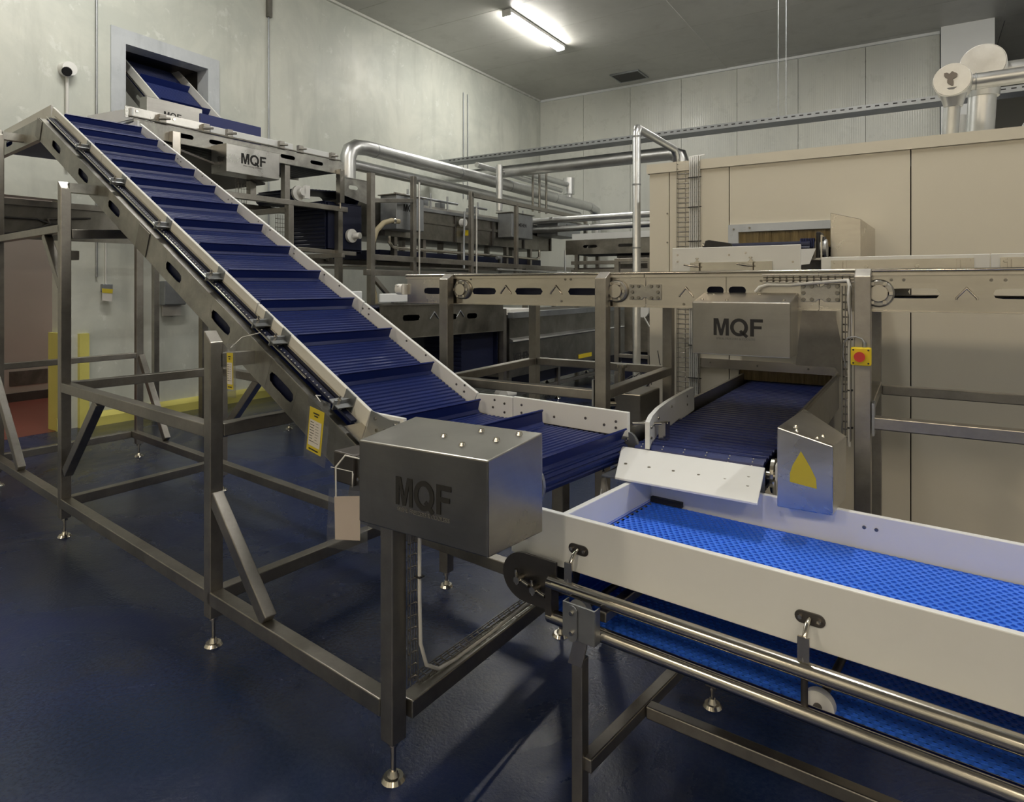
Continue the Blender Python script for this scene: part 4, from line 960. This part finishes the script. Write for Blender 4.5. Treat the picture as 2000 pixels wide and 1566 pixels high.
uo.part('gearbox', MB().cyl((-.465, 3.86, 1.80), (-.435, 3.86, 1.80), .05, 20), 'galv'); uo.part('foot_bracket', MB().box(-.52, -.455, 3.80, 3.88, 1.738, 1.748).box(-.46, -.452, 3.80, 3.88, 1.738, 1.87), 'polished')
F_ = [(-.435, 4.0), (-.285, 4.0), (-.235, 4.33), (-.40, 4.38)]; zt = [2.005, 1.962, 1.93, 1.975]
m = MB(); m.add([(x, y, 1.70) for x, y in F_]+[(x, y, z) for (x, y), z in zip(F_, zt)], [(3, 2, 1, 0), (4, 5, 6, 7), (0, 1, 5, 4), (1, 2, 6, 5), (2, 3, 7, 6), (3, 0, 4, 7)])
uc = uo.part('motor_cover', m, 'channel', bevel=.003, label='brushed steel motor cover with a warm sheen')
m = MB().box(-1.0, -.95, 4.30, 4.39, 1.62, 1.76).box(-.55, -.50, 4.30, 4.39, 1.62, 1.74); uo.part('wall_bracket', m, 'tank')

# ================================================================== LEFT UPSTREAM LINE
tc = Thing('transfer_conveyor', 'raised steel transfer conveyor along the left wall behind the top of the incline', 'conveyor', ROOM, (-6.4, 4.4, 0))
TT = lambda x, y, z: (-y, x, z)                                     # x runs along the wall, y = -room x
def tch(x0, x1, z0, z1, sl, y=6.0, th=tc, mat='channel_old'): return chan(th, x0, x1, y-.004, z0, z1, sl, -1, mat, T=lambda x, yy, z: (-yy+0*x, x, z))
tch(3.15, 5.66, 2.955, 3.105, [(3.62, 3.035, .2, .045), (3.96, 3.035, .16, .045), (4.83, 3.035, .2, .045), (5.24, 3.035, .19, .045)])
tc.part('side_channel', MB().box(-6.82, -6.816, 3.15, 5.66, 2.955, 3.105), 'channel_old')
m = MB(); belt_mesh(m, loop_path([(3.2, 3.10), (5.62, 3.10)], .06, 10), -6.80, -6.02, .05, .042, .008, T=sw); tc.part('belt', m, 'navydark', kind='stuff')
tc.part('side_guard', MB().box(-6.06, -6.045, 3.93, 4.94, 3.13, 3.205), 'white', bevel=.003); tc.part('side_guard', MB().box(-6.06, -6.045, 5.10, 5.60, 3.13, 3.20), 'white', bevel=.003)
sc_ = tc.part('cover_plate', MB().box(-6.055, -6.045, 3.10, 3.92, 3.115, 3.215), 'boxbright')
tc.copies('bolt_head', cyl_spot(.014, .008, (1, 0, 0), 8), 'polished', [(-6.045, y, 3.185) for y in (3.2, 3.55, 3.85)], sc_)
for y in (3.42, 3.86, 4.12, 4.76, 5.02, 5.50):
    tc.part('clamp', MB().box(-6.045, -6.0, y-.03, y+.03, 3.10, 3.20).cyl((-5.99, y-.05, 3.15), (-5.99, y+.06, 3.17), .012, 6), 'tube')
tc.part('conduit', MB().tube([(-5.985, 3.1, 3.115), (-5.985, 3.95, 3.115), (-5.985, 5.6, 3.118)], .01, 6), 'tank')
tc.part('back_guard', MB().box(-6.83, -6.80, 4.30, 5.08, 3.10, 3.52), 'navycleat')
m = MB(); m.prism([(-6.82, 3.10), (-6.02, 3.10), (-6.02, 3.20), (-6.82, 3.24)], (0, 3.16, 0), (1, 0, 0), (0, 0, 1), .015); tc.part('end_guard', m, 'white')
c3 = tc.part('motor_cover', MB().box(-6.0, -5.75, 3.905, 4.525, 2.715, 2.995), 'boxbright', bevel=.005, label='bright steel motor cover with black lettering')
mqf(tc, .105, (-5.7492, 4.21, 2.872), (0, 1, 0), (0, 0, 1), 'blacktxt', c3)
lettering(tc, 'SPIRAL FREEZERS & COOLERS', .018, (-5.7492, 4.20, 2.80), (0, 1, 0), (0, 0, 1), 'faint', c3, 0, .95, 'caption')
tc.part('under_tray', MB().add([(-6.8, 3.3, 2.95), (-5.95, 3.3, 2.95), (-5.95, 4.5, 2.70), (-6.8, 4.5, 2.70), (-6.8, 3.3, 2.93), (-5.95, 3.3, 2.93), (-5.95, 4.5, 2.68), (-6.8, 4.5, 2.68)], [(0, 1, 2, 3), (7, 6, 5, 4), (0, 4, 5, 1), (1, 5, 6, 2), (2, 6, 7, 3), (3, 7, 4, 0)]), 'darksteel')
tc.part('post_cap', MB().box(-5.995, -5.93, 3.47, 3.55, 2.72, 3.05), 'channel', bevel=.004)
for x, y, z0 in ((-6.05, 4.40, 2.52), (-6.75, 4.40, 2.52), (-6.05, 4.84, 2.52)):
    tc.part('leg', MB().box(x-.035, x+.035, y-.035, y+.035, z0, 2.96), 'tube')
for x, y in ((-6.0, 5.58), (-6.75, 5.58), (-6.0, 4.85), (-6.75, 4.3)):
    l = tc.part('leg', MB().box(x-.035, x+.035, y-.035, y+.035, .08, 2.50), 'tube'); f = MB(); foot(f, x, y, .08, .04, .01); tc.part('levelling_foot', f, 'polished', l)
rail((-6.0, 3.6, 2.53), (-6.0, 5.70, 2.53), .07, .06, th=tc); rail((-6.75, 3.6, 2.53), (-6.75, 5.7, 2.53), .07, .06, th=tc)
rail((-6.0, 4.84, 2.45), (-6.75, 4.84, 2.45), .05, .06, th=tc); rail((-6.0, 5.60, 2.62), (-6.75, 5.6, 2.62), .05, .06, th=tc); rail((-6.0, 5.60, 2.42), (-6.75, 5.6, 2.42), .05, .06, th=tc); rail((-6.0, 4.2, 2.45), (-6.75, 4.2, 2.45), .05, .06, th=tc)
m = MB().box(-5.99, -5.92, 5.53, 5.60, 2.60, 3.0).cyl((-5.955, 5.565, 2.53), (-5.955, 5.565, 2.62), .012, 8); tc.part('adjuster', m, 'channel')
wire_ladder('wire_cable_tray', 'dark wire basket tray beside the raised transfer conveyor leg', (-6.1, 4.3, 2.0), (-6.1, 4.3, 2.96), (0, 1, 0), .10, .05, ROOM, (1, 0, 0), depth=.04)
wire_ladder('wire_cable_tray', 'wire basket tray hanging on the wall below the transfer conveyor', (-6.3, 4.95, 1.7), (-6.3, 4.95, 2.42), (0, 1, 0), .10, .05, ROOM, (1, 0, 0), depth=.04)

# cleated conveyor through the hatch
hc = Thing('hatch_conveyor', 'cleated navy belt conveyor coming steeply down through the hatch in the left wall', 'conveyor', ROOM, (-8, 4.7, 3.4))
HS = .81; ha = math.atan(HS)
def Th(x, y, z): return (-7.55+x*cos(ha)+z*sin(ha), y, 3.60-x*sin(ha)+z*cos(ha))
m = MB(); belt_mesh(m, loop_path([(-3.0, 0), (0, 0)], .05, 8), 4.36, 5.04, .0254, .019, .006, T=Th); hc.part('belt', m, 'navy', kind='stuff')
for k in range(5): hc.part('cleat', MB().box(-.30-.58*k-.004, -.30-.58*k+.004, 4.38, 5.02, 0, .09, Th), 'navycleat')
for y in (4.315, 5.06): hc.part('side_guard', MB().box(-3.0, .02, y, y+.02, -.01, .09, Th), 'whitegrub', bevel=.003)
for y in (4.27, 5.10):
    hc.part('side_channel', MB().slotted(-3.0, 0, -.17, -.02, y, y+.004, [(-.5-.6*i, -.09, .2, .05) for i in range(4)], Th), 'channel_old')
    hc.part('edge_rod', MB().cyl(Th(-3, y+.02, .0), Th(0, y+.02, 0), .01, 8), 'polished')
c4 = hc.part('motor_cover', MB().box(-7.55, -7.40, 4.03, 4.70, 3.47, 3.74), 'box', bevel=.005, label='steel end cover with partly hidden black lettering')
mqf(hc, .075, (-7.3992, 4.33, 3.575), (0, 1, 0), (0, 0, 1), 'blacktxt', c4)
m = MB().box(-7.62, -7.5, 4.72, 4.85, 3.42, 3.60).box(-7.6, -7.52, 4.9, 5.1, 3.3, 3.62); hc.part('end_bracket', m, 'tube')
for y in (4.29, 5.11):
    hc.part('leg', MB().box(-7.72, -7.66, y-.03, y+.03, .02, 3.62), 'tube')

# washer feed: lower conveyor end, drum and hanging belt
wf = Thing('washer_feed_conveyor', 'steep navy belt loop with a white end bearing feeding the upper washer tank', 'conveyor', ROOM, (-6.4, 5.7, 2))
m = MB(); m.add([], []); m.slotted(5.60, 6.15, 2.72, 2.93, 0, .004, [(5.82, 2.82, .16, .05)], T=lambda x, y, z: (-6.0+y, x, z)); m.box(-6.04, -5.99, 5.60, 6.15, 2.925, 2.935)
m.prism([(5.60, 2.72), (6.15, 2.72), (6.15, 2.62)], (-6.0, 0, 0), (0, 1, 0), (0, 0, 1), .004); wf.part('side_channel', m, 'channel_old')
m = MB(); belt_mesh(m, loop_path([(5.02, 2.72), (5.9, 2.78)], .085, 10), -6.72, -6.07, .05, .042, .008, T=sw); wf.part('infeed_belt', m, 'navydark', kind='stuff')
wf.part('end_bearing', MB().cyl((-6.07, 5.02, 2.66), (-6.04, 5.02, 2.66), .085, 24).cyl((-6.04, 5.03, 2.67), (-5.97, 5.03, 2.67), .045, 14).box(-6.0, -5.97, 5.04, 5.12, 2.6, 2.75), 'fitting')
m = MB(); pth = [(5.42, 2.62), (6.02, 2.62), (6.02, 2.03), (5.42, 2.03), (5.42, 2.62)]
belt_mesh(m, pth, -6.72, -6.06, .05, .042, .006, T=sw); m.box(-6.74, -6.04, 5.45, 6.0, 2.05, 2.60); wf.part('hanging_belt', m, 'navydark', kind='stuff')
wf.part('end_bearing', MB().cyl((-6.03, 5.80, 2.22), (-5.99, 5.80, 2.22), .085, 24).cyl((-5.99, 5.82, 2.22), (-5.90, 5.84, 2.22), .04, 14), 'fitting')
for y in (5.42, 6.08): wf.part('leg', MB().box(-6.75, -6.69, y-.03, y+.03, 1.93, 2.72), 'tube')

# upper washer tank
wt = Thing('washer_tank', 'long raised steel washer tank on the platform by the left wall', 'tank', ROOM, (-6.5, 8.5, 1.9))
YE = 10.9
m = MB().box(-7.1, -6.0, 6.32, YE, 2.26, 2.70); m.add([(-7.1, 6.32, 2.70), (-6.0, 6.32, 2.70), (-6.0, YE, 2.70), (-7.1, YE, 2.70), (-6.8, 6.32, 2.78), (-6.2, 6.32, 2.78), (-6.2, YE, 2.78), (-6.8, YE, 2.78)], [(0, 1, 5, 4), (1, 2, 6, 5), (2, 3, 7, 6), (3, 0, 4, 7), (4, 5, 6, 7)])
wt.part('tank_body', m, 'tank')
wt.part('tank_rim', MB().box(-6.03, -5.96, 6.32, YE, 2.655, 2.70), 'galv'); wt.part('tank_rib', MB().box(-6.0, -5.98, 6.32, YE, 2.49, 2.53), 'tank')
for y in (6.34, 7.9, 8.9, 9.9, YE-.02): wt.part('tank_rib', MB().box(-6.0, -5.975, y-.02, y+.02, 2.26, 2.66), 'darksteel')
def wcover(y0, y1, z0, z1, x0, x1, txt, lab, ty, tz, sz):
    c = wt.part('end_cover', MB().box(x0, x1, y0, y1, z0, z1), 'galv', bevel=.006, label=lab)
    wt.part('cover_rim', MB().box(x0-.02, x1+.02, y0-.03, y1+.03, z1, z1+.012), 'tank', c)
    if txt == 'MQF': mqf(wt, sz*.75, (x1+.001, ty, tz), (0, 1, 0), (0, 0, 1), 'blacktxt', c)
    elif txt: lettering(wt, txt, sz, (x1+.001, ty, tz), (0, 1, 0), (0, 0, 1), 'blacktxt', c, .001, .95)
    return c
c = wcover(6.28, 6.82, 2.33, 2.77, -5.98, -5.70, 'MQF', 'steel end cover with black lettering behind a post', 6.54, 2.615, .125)
wt.part('cover_handle', MB().tube([(-5.85, 6.4, 2.78), (-5.85, 6.4, 2.82), (-5.85, 6.62, 2.82), (-5.85, 6.62, 2.78)], .008, 6), 'tube', c)
wcover(9.05, 9.72, 2.40, 2.80, -5.98, -5.70, 'MEHEN', 'dull steel cover with small black lettering', 9.38, 2.61, .085)
wcover(10.30, 11.2, 2.50, 2.77, -5.95, -5.52, 'MQF', 'far steel motor cover with small black lettering', 10.75, 2.68, .12)
m = MB().tube([(-5.9, 6.36, 2.25), (-5.9, 6.36, 2.17), (-5.9, 6.42, 2.11), (-5.9, 6.6, 2.10), (-5.9, 10.2, 2.08), (-5.9, 10.3, 2.12), (-5.9, 10.3, 2.25)], .022, 10); wt.part('drain_pipe', m, 'polished')
m = MB().tube([(-5.85, 7.95, 2.72), (-5.85, 7.93, 2.3), (-5.85, 7.93, 1.82), (-5.85, 7.5, 1.80)], .016, 8); wt.part('feed_pipe', m, 'galv')
m = MB().tube([(-5.8, 8.75, 2.05), (-5.8, 8.85, 2.05), (-5.8, 8.85, 1.75)], .03, 8); wt.part('overflow_pipe', m, 'galv')
m = MB()
for i, y in enumerate((6.6, 7.2, 8.1, 9.4, 10.2)): m.box(-6.5, -6.42, y, y+.06, 1.93, 2.26).box(-6.1, -6.03, y, y+.06, 1.93, 2.26)
wt.part('tank_feet', m, 'tube', kind='stuff')
m = MB().box(-7.0, -6.1, 6.4, 10.7, 1.96, 2.08); wt.part('drip_belt', m, 'navydark')
m = MB()
for i, (y, z) in enumerate(((6.9, 2.80), (7.4, 2.82), (7.8, 2.80), (8.6, 2.80), (10.0, 2.80))):
    m.box(-6.3, -6.2, y, y+.12, 2.75, z+.06).cyl((-6.1, y+.05, 2.70), (-6.1, y+.05, 2.95), .015, 6).tube([(-6.1, y-.2, 2.86), (-6.1, y+.3, 2.86)], .02, 6)
wt.part('top_fittings', m, 'galv', kind='stuff')
wt.part('junction_box', MB().cyl((-5.95, 8.0, 2.56), (-5.88, 8.0, 2.56), .06, 14), 'fitting'); wt.part('warning_switch', MB().box(-5.95, -5.86, 8.08, 8.20, 2.37, 2.45), 'yellow')
t = Thing('rubber_hose', 'tan rubber hose curving down from the first washer cover', 'hose', ROOM, (-5.65, 5.8, 1.3))
t.part('hose_run', MB().tube([(-5.66, 6.28, 2.42), (-5.66, 6.14, 2.42), (-5.66, 6.0, 2.38), (-5.66, 5.88, 2.28), (-5.66, 5.80, 2.1), (-5.66, 5.76, 1.9), (-5.66, 5.77, 1.7), (-5.66, 5.84, 1.5), (-5.66, 5.90, 1.2)], .032, 12), 'hose')
t.part('hose_clamp', MB().cyl((-5.66, 6.16, 2.42), (-5.66, 6.20, 2.42), .036, 12), 'polished')

# platform with tube railing
pf = Thing('work_platform', 'steel tube platform and guard frame in front of the raised washer tank', 'platform', ROOM, (-5.6, 8.5, 0))
for y, z0, z1 in ((6.49, 1.70, 3.02), (7.77, 1.70, 2.98), (9.02, 1.70, 2.93), (11.6, 1.70, 2.92)):
    pf.part('post', MB().box(-5.63, -5.57, y-.03, y+.03, z0, z1), 'tube', bevel=.004)
rail((-5.6, 7.75, 2.93), (-5.6, 11.65, 2.91), th=pf); rail((-5.6, 11.6, 2.88), (-6.9, 11.6, 2.88), th=pf)
rail((-5.6, 5.72, 2.62), (-5.6, 6.46, 2.70), .05, .05, th=pf); rail((-5.6, 7.80, 1.92), (-5.6, 12.6, 1.90), .06, .07, th=pf); rail((-5.6, 5.70, 1.945), (-5.6, 7.75, 1.93), .06, .07, th=pf)
rail((-5.6, 5.62, 1.76), (-5.6, 12.6, 1.74), .06, .07, th=pf); rail((-6.3, 5.3, 1.95), (-5.62, 5.3, 1.95), .05, .05, th=pf)
rail((-6.8, 5.2, 1.93), (-6.8, 12.6, 1.93), .06, .07, th=pf); rail((-6.05, 5.0, 2.02), (-6.05, 5.9, 2.0), .05, .05, th=pf)
m = MB(); m.box(-6.85, -5.62, 5.7, 12.6, 1.83, 1.85); pf.part('deck', m, 'tank')
m = MB().tube([(-5.56, 8.4, 1.85), (-5.56, 10.6, 1.84), (-5.56, 10.66, 1.88), (-5.56, 10.66, 2.25)], .016, 8).tube([(-5.56, 6.56, 1.7), (-5.56, 6.56, 2.95)], .014, 8).tube([(-5.56, 7.85, 1.7), (-5.56, 7.85, 2.75)], .014, 8)
pf.part('service_pipe', m, 'foil')
for (x, y) in ((-5.6, 5.72), (-5.6, 9.3), (-5.6, 12.5), (-6.8, 5.72), (-6.8, 9.3), (-6.8, 12.5)):
    l = pf.part('leg', MB().box(x-.035, x+.035, y-.035, y+.035, .08, 2.95 if (x, y) == (-5.6, 5.72) else 1.9), 'tube'); f = MB(); foot(f, x, y, .08, .04, .01); pf.part('levelling_foot', f, 'polished', l)
rail((-5.6, 5.76, 1.70), (-5.6, 6.9, .75), .05, .05, 'brace', th=pf); rail((-5.6, 5.72, 1.2), (-6.8, 5.72, 1.2), .05, .05, th=pf)

# overhead insulated pipes above the tank
t = Thing('insulated_pipe', 'large foil clad pipe with a segmented elbow running above the washer tank', 'pipe', ROOM, (-6.3, 6.1, 2.8))
t.part('pipe_run', MB().tube([(-6.3, 6.02, 2.92), (-6.3, 6.02, 3.26), (-6.3, 6.06, 3.36), (-6.3, 6.16, 3.42), (-6.3, 6.36, 3.44), (-6.3, 6.9, 3.43), (-6.3, 13.3, 3.36), (-6.3, 13.55, 3.3), (-6.3, 13.6, 3.1), (-6.3, 13.6, 2.6)], .10, 20), 'foil')
t.copies('joint_band', MB().cyl((0, -.008, 0), (0, .008, 0), .103, 20), 'galv', [(-6.3, 6.5, 3.436), (-6.3, 8.4, 3.413), (-6.3, 9.9, 3.397), (-6.3, 11.6, 3.378), (-6.3, 13.2, 3.361)])
single('insulated_pipe', MB().tube([(-6.45, 6.15, 3.22), (-6.45, 13.0, 3.16)], .075, 18), 'foil', 'second foil clad pipe running just below the large one', 'pipe', ROOM, (-6.45, 6.2, 3.2))
single('insulated_pipe', MB().tube([(-6.0, 9.13, 2.85), (-6.0, 9.13, 3.62)], .055, 16), 'foil', 'short upright foil pipe crossing the large pipe', 'pipe', ROOM, (-6, 9.13, 2.85))
for y, lab in ((10.24, 'left'), (10.48, 'middle'), (10.74, 'right')):
    single('drop_pipe', MB().tube([(-6.0, y, 2.95), (-6.0, y, 3.75)], .022, 8), 'tank', lab + ' one of three thin dark pipes dropping to the platform rail', 'pipe', ROOM, (-6, y, 2.9))
t = Thing('expansion_vessel', 'foil clad can with a side pipe above the far end of the tank', 'vessel', ROOM, (-6.3, 12.2, 3.3))
t.part('can', MB().cyl((-6.3, 12.25, 3.52), (-6.3, 12.25, 3.86), .12, 20), 'foil'); t.part('stem', MB().cyl((-6.3, 12.25, 3.36), (-6.3, 12.25, 3.52), .07, 16), 'foil')
t.part('side_pipe', MB().tube([(-6.3, 12.2, 3.72), (-6.3, 10.2, 3.72)], .06, 14), 'foil')
single('insulated_pipe', MB().tube([(-6.3, 11.9, 3.56), (-6.3, 8.9, 3.62)], .045, 12), 'foil', 'thin foil pipe slanting behind the three drop pipes', 'pipe', ROOM, (-6.3, 10, 3.5))
for z, lab in ((2.78, 'upper'), (2.62, 'lower')):
    single('insulated_pipe', MB().tube([(-6.3, 10.2, z-.02), (-1.8, 10.2, z-.0)], .055, 14), 'foil', lab + ' of two foil pipes running right behind the slim riser', 'pipe', ROOM, (-4, 10.2, z))

# far conveyor behind
fv = Thing('far_conveyor', 'distant slotted steel conveyor with white guards beyond the slim riser pipe', 'conveyor', ROOM, (-3.5, 10, 0))
chan(fv, -5.1, -1.5, 9.8, 2.12, 2.36, [(-4.65+.62*i, 2.25, .26, .05) for i in range(5)], -1, 'tank')
fv.part('side_guard', MB().box(-5.0, -1.5, 9.84, 9.86, 2.37, 2.47), 'white'); m = MB(); belt_mesh(m, loop_path([(-5.0, 2.36), (-1.5, 2.36)], .12, 6), 9.9, 10.6, .05, .04, .008); fv.part('belt', m, 'navydark', kind='stuff')
fv.part('side_channel', MB().box(-5.1, -1.5, 10.65, 10.66, 2.12, 2.36), 'tank')
for x in (-4.9, -3.4, -2.0):
    for y in (9.82, 10.64): fv.part('leg', MB().box(x-.03, x+.03, y-.03, y+.03, 0, 2.12), 'tube')
for z in (1.98, 1.84): rail((-5.0, 9.82, z), (-1.6, 9.82, z), .05, .06, th=fv)
fv.part('drip_pan', MB().box(-5.0, -1.6, 9.9, 10.6, 1.86, 1.9), 'darksteel')
fv.part('back_cover', MB().box(-4.6, -1.5, 10.8, 10.85, 1.6, 2.55), 'tank')
fv.part('service_pipe', MB().tube([(-5.0, 9.7, 1.76), (-1.6, 9.7, 1.76)], .03, 8).tube([(-5.0, 9.7, 1.66), (-1.6, 9.7, 1.66)], .03, 8), 'foil')

# lower conveyor and lower tank
lc = Thing('low_conveyor', 'dark slotted steel conveyor with a navy curtain below the crossing conveyor', 'conveyor', ROOM, (-4.6, 5.6, 0))
m = MB(); XZ = lambda x, y, z: (-4.3+y, x, z+.0-(x-4.5)*.016)
m.slotted(4.50, 6.62, 1.09, 1.42, 0, .005, [(4.95, 1.29, .26, .06), (5.56, 1.285, .28, .06), (5.98, 1.285, .2, .06)], XZ).box(4.5, 6.62, 0, .03, 1.415, 1.42, XZ).box(4.5, 6.62, 0, .03, 1.09, 1.095, XZ)
lc.part('side_channel', m, 'tank')
lc.part('side_channel', MB().box(-5.2, -5.195, 4.5, 6.6, 1.07, 1.40), 'tank')
m = MB(); belt_mesh(m, loop_path([(4.45, 1.40), (6.6, 1.36)], .12, 8), -5.18, -4.34, .05, .04, .008, T=sw); lc.part('belt', m, 'navydark', kind='stuff')
for p in ((4.50, 1.29), (5.30, 1.29), (5.75, 1.29)): lc.part('chevron_emboss', MB().tube([(-4.29, p[0]-.07, p[1]-.03), (-4.29, p[0], p[1]+.04), (-4.29, p[0]+.07, p[1]-.03)], .006, 5), 'galv')
lc.part('side_guard', MB().box(-5.25, -5.22, 4.0, 5.2, 1.44, 1.54), 'white', bevel=.01); m = MB(); m.box(-4.62, -4.6, 4.83, 5.5, 1.43, 1.52); lc.part('side_guard', m, 'white', bevel=.01)
lc.part('end_guard', MB().box(-5.2, -4.62, 4.4, 4.42, 1.40, 1.50), 'navy')
m = MB(); belt_mesh(m, [(5.86, 1.10), (6.60, 1.10), (6.60, .55), (5.86, .55), (5.86, 1.10)], -5.15, -4.36, .05, .04, .006, T=sw); m.box(-5.1, -4.40, 5.9, 6.56, .58, 1.06); lc.part('hanging_belt', m, 'navydark', kind='stuff')
lc.part('support_plate', MB().box(-4.9, -4.86, 4.9, 5.82, .65, 1.08), 'galv')
for y in (4.6, 6.66): 
    for x in (-4.33, -5.17): lc.part('leg', MB().box(x-.035, x+.035, y-.035, y+.035, 0, 1.32), 'tube')
lt = Thing('lower_tank', 'dark steel washer tank with a pale rib standing low behind the crossing conveyor', 'tank', ROOM, (-4.8, 8.5, 0))
lt.part('tank_body', MB().box(-5.4, -4.32, 6.80, 11.3, .46, 1.24), 'tank'); lt.part('tank_rim', MB().box(-4.33, -4.25, 6.78, 11.3, 1.20, 1.27), 'galv')
lt.part('tank_rib', MB().add([(-4.32, 6.8, .89), (-4.26, 6.8, .91), (-4.26, 11.3, .91), (-4.32, 11.3, .89), (-4.32, 6.8, .95), (-4.27, 6.8, .93), (-4.27, 11.3, .93), (-4.32, 11.3, .95)], [(3, 2, 1, 0), (4, 5, 6, 7), (0, 1, 5, 4), (1, 2, 6, 5), (2, 3, 7, 6), (3, 0, 4, 7)]), 'foil')
lettering(lt, 'MEHEN', .14, (-4.318, 7.1, .70), (0, 1, 0), (0, 0, 1), 'blacktxt', None, .004, .9)
for y in (6.9, 8.2, 9.5, 11.0):
    for x in (-4.4, -5.3):
        l = lt.part('leg', MB().box(x-.03, x+.03, y-.03, y+.03, .08, .5), 'tube'); f = MB(); foot(f, x, y, .08, .05, .01); lt.part('levelling_foot', f, 'polished', l)
lt.part('lid', MB().box(-5.2, -4.5, 7.1, 7.6, 1.24, 1.30), 'fitting', bevel=.01); lt.part('lower_belt', MB().box(-5.3, -4.4, 6.9, 11.2, .30, .44), 'navydark')
rail((-4.4, 6.9, .22), (-4.4, 11.0, .22), .04, .05, th=lt)
lt.part('warning_label', MB().box(-4.318, -4.312, 8.7, 9.15, .52, .58), 'yellow')
lt.part('drain_cup', MB().cyl((-4.25, 6.45, .32), (-4.15, 6.4, .32), .06, 16).cyl((-4.2, 6.5, .30), (-4.2, 6.7, .30), .05, 12), 'fitting')

dk = Thing('drive_unit', 'dark steel drive box with a chrome hub beside the middle post', 'motor', ROOM, (-1.35, 3.3, .7))
dk.part('housing', MB().box(-1.42, -1.27, 3.30, 3.6, .86, 1.02), 'box', bevel=.006)
dk.part('hub', MB().cyl((-1.425, 3.33, .955), (-1.46, 3.31, .955), .035, 18).cyl((-1.46, 3.31, .955), (-1.485, 3.30, .955), .02, 14), 'polished')
dk.part('valve', MB().cyl((-1.44, 3.45, 1.03), (-1.44, 3.45, 1.14), .018, 10).cyl((-1.44, 3.45, 1.14), (-1.44, 3.45, 1.155), .03, 12), 'polished')
dk.part('stand', MB().box(-1.38, -1.32, 3.42, 3.48, 0, .86), 'tube')
cb = Thing('machine_frame', 'dark machine frame with a white junction box behind the middle post', 'machine', ROOM, (-3.0, 7.5, 0))
cb.part('casing', MB().box(-3.3, -2.2, 8.0, 8.6, .75, 1.42), 'tank'); cb.part('belt_box', MB().box(-3.3, -2.1, 7.9, 8.7, .40, .72), 'navydark')
for x in (-3.35, -2.9, -2.3):
    cb.part('post', MB().box(x-.03, x+.03, 7.85, 7.91, 0, 1.95), 'tube')
rail((-3.35, 7.88, 1.45), (-2.1, 7.88, 1.45), .05, .05, th=cb); rail((-3.35, 7.88, .70), (-2.1, 7.88, .70), .05, .05, th=cb); rail((-3.35, 7.88, 1.93), (-2.1, 7.88, 1.93), .05, .05, th=cb)
cb.part('junction_box', MB().cyl((-2.95, 7.8, 1.29), (-2.95, 7.72, 1.29), .085, 10), 'fitting')
cb.part('loop_cable', MB().tube([(-2.93, 7.72, 1.22), (-2.85, 7.7, 1.1), (-2.75, 7.7, 1.06), (-2.70, 7.7, 1.15), (-2.74, 7.7, 1.35), (-2.85, 7.7, 1.42)], .010, 6), 'cable')
t = Thing('loose_cables', 'tangle of thin dark cables hanging at the left corner of the cream enclosure', 'cable', ROOM, (-1.55, 4.3, .8))
m = MB(); random.seed(5)
for i in range(7):
    p = [Vector((-1.60+random.uniform(-.02, .02), 4.32, .93+random.uniform(-.02, .02)))]
    d = random.uniform(-.1, pi)
    for k in range(6): d += random.uniform(-.2, 1.1); p.append(p[-1]+Vector((cos(d)*.045, 0, sin(d)*.04)))
    m.tube(p, .003, 5)
m.tube([(-1.6, 4.32, 1.12), (-1.595, 4.32, 1.0), (-1.6, 4.32, .93)], .0025, 5).tube([(-1.62, 4.32, .90), (-1.56, 4.32, .99), (-1.50, 4.32, 1.03)], .006, 6)
t.part('wires', m, 'darkcable')

# frame and sheet at the far left, beyond the top of the incline
sd = Thing('drip_panel', 'grey sheet panel with dark cables between the two farthest left posts', 'panel', INC, (-6.62, 1.95, 1.95))
sd.part('sheet', MB().box(-6.625, -6.62, 1.44, 2.46, 1.99, 2.27), 'tank'); sd.part('edge_strip', MB().box(-6.63, -6.60, 1.44, 2.46, 2.27, 2.32), 'tube')
sd.part('cable', MB().tube([(-6.60, 1.44, 2.16), (-6.60, 1.7, 2.165), (-6.60, 1.8, 2.13), (-6.60, 1.95, 2.13)], .008, 6).tube([(-6.60, 1.45, 2.02), (-6.60, 1.65, 2.06), (-6.60, 1.8, 2.13), (-6.60, 1.78, 2.17), (-6.60, 2.1, 2.20)], .008, 6), 'darkcable')
rail((-6.50, 1.40, 1.965), (-4.86, 1.40, 1.965), .06, .05); rail((-4.90, 1.40, 1.60), (-5.22, 1.40, 1.94), .05, .05, 'brace')
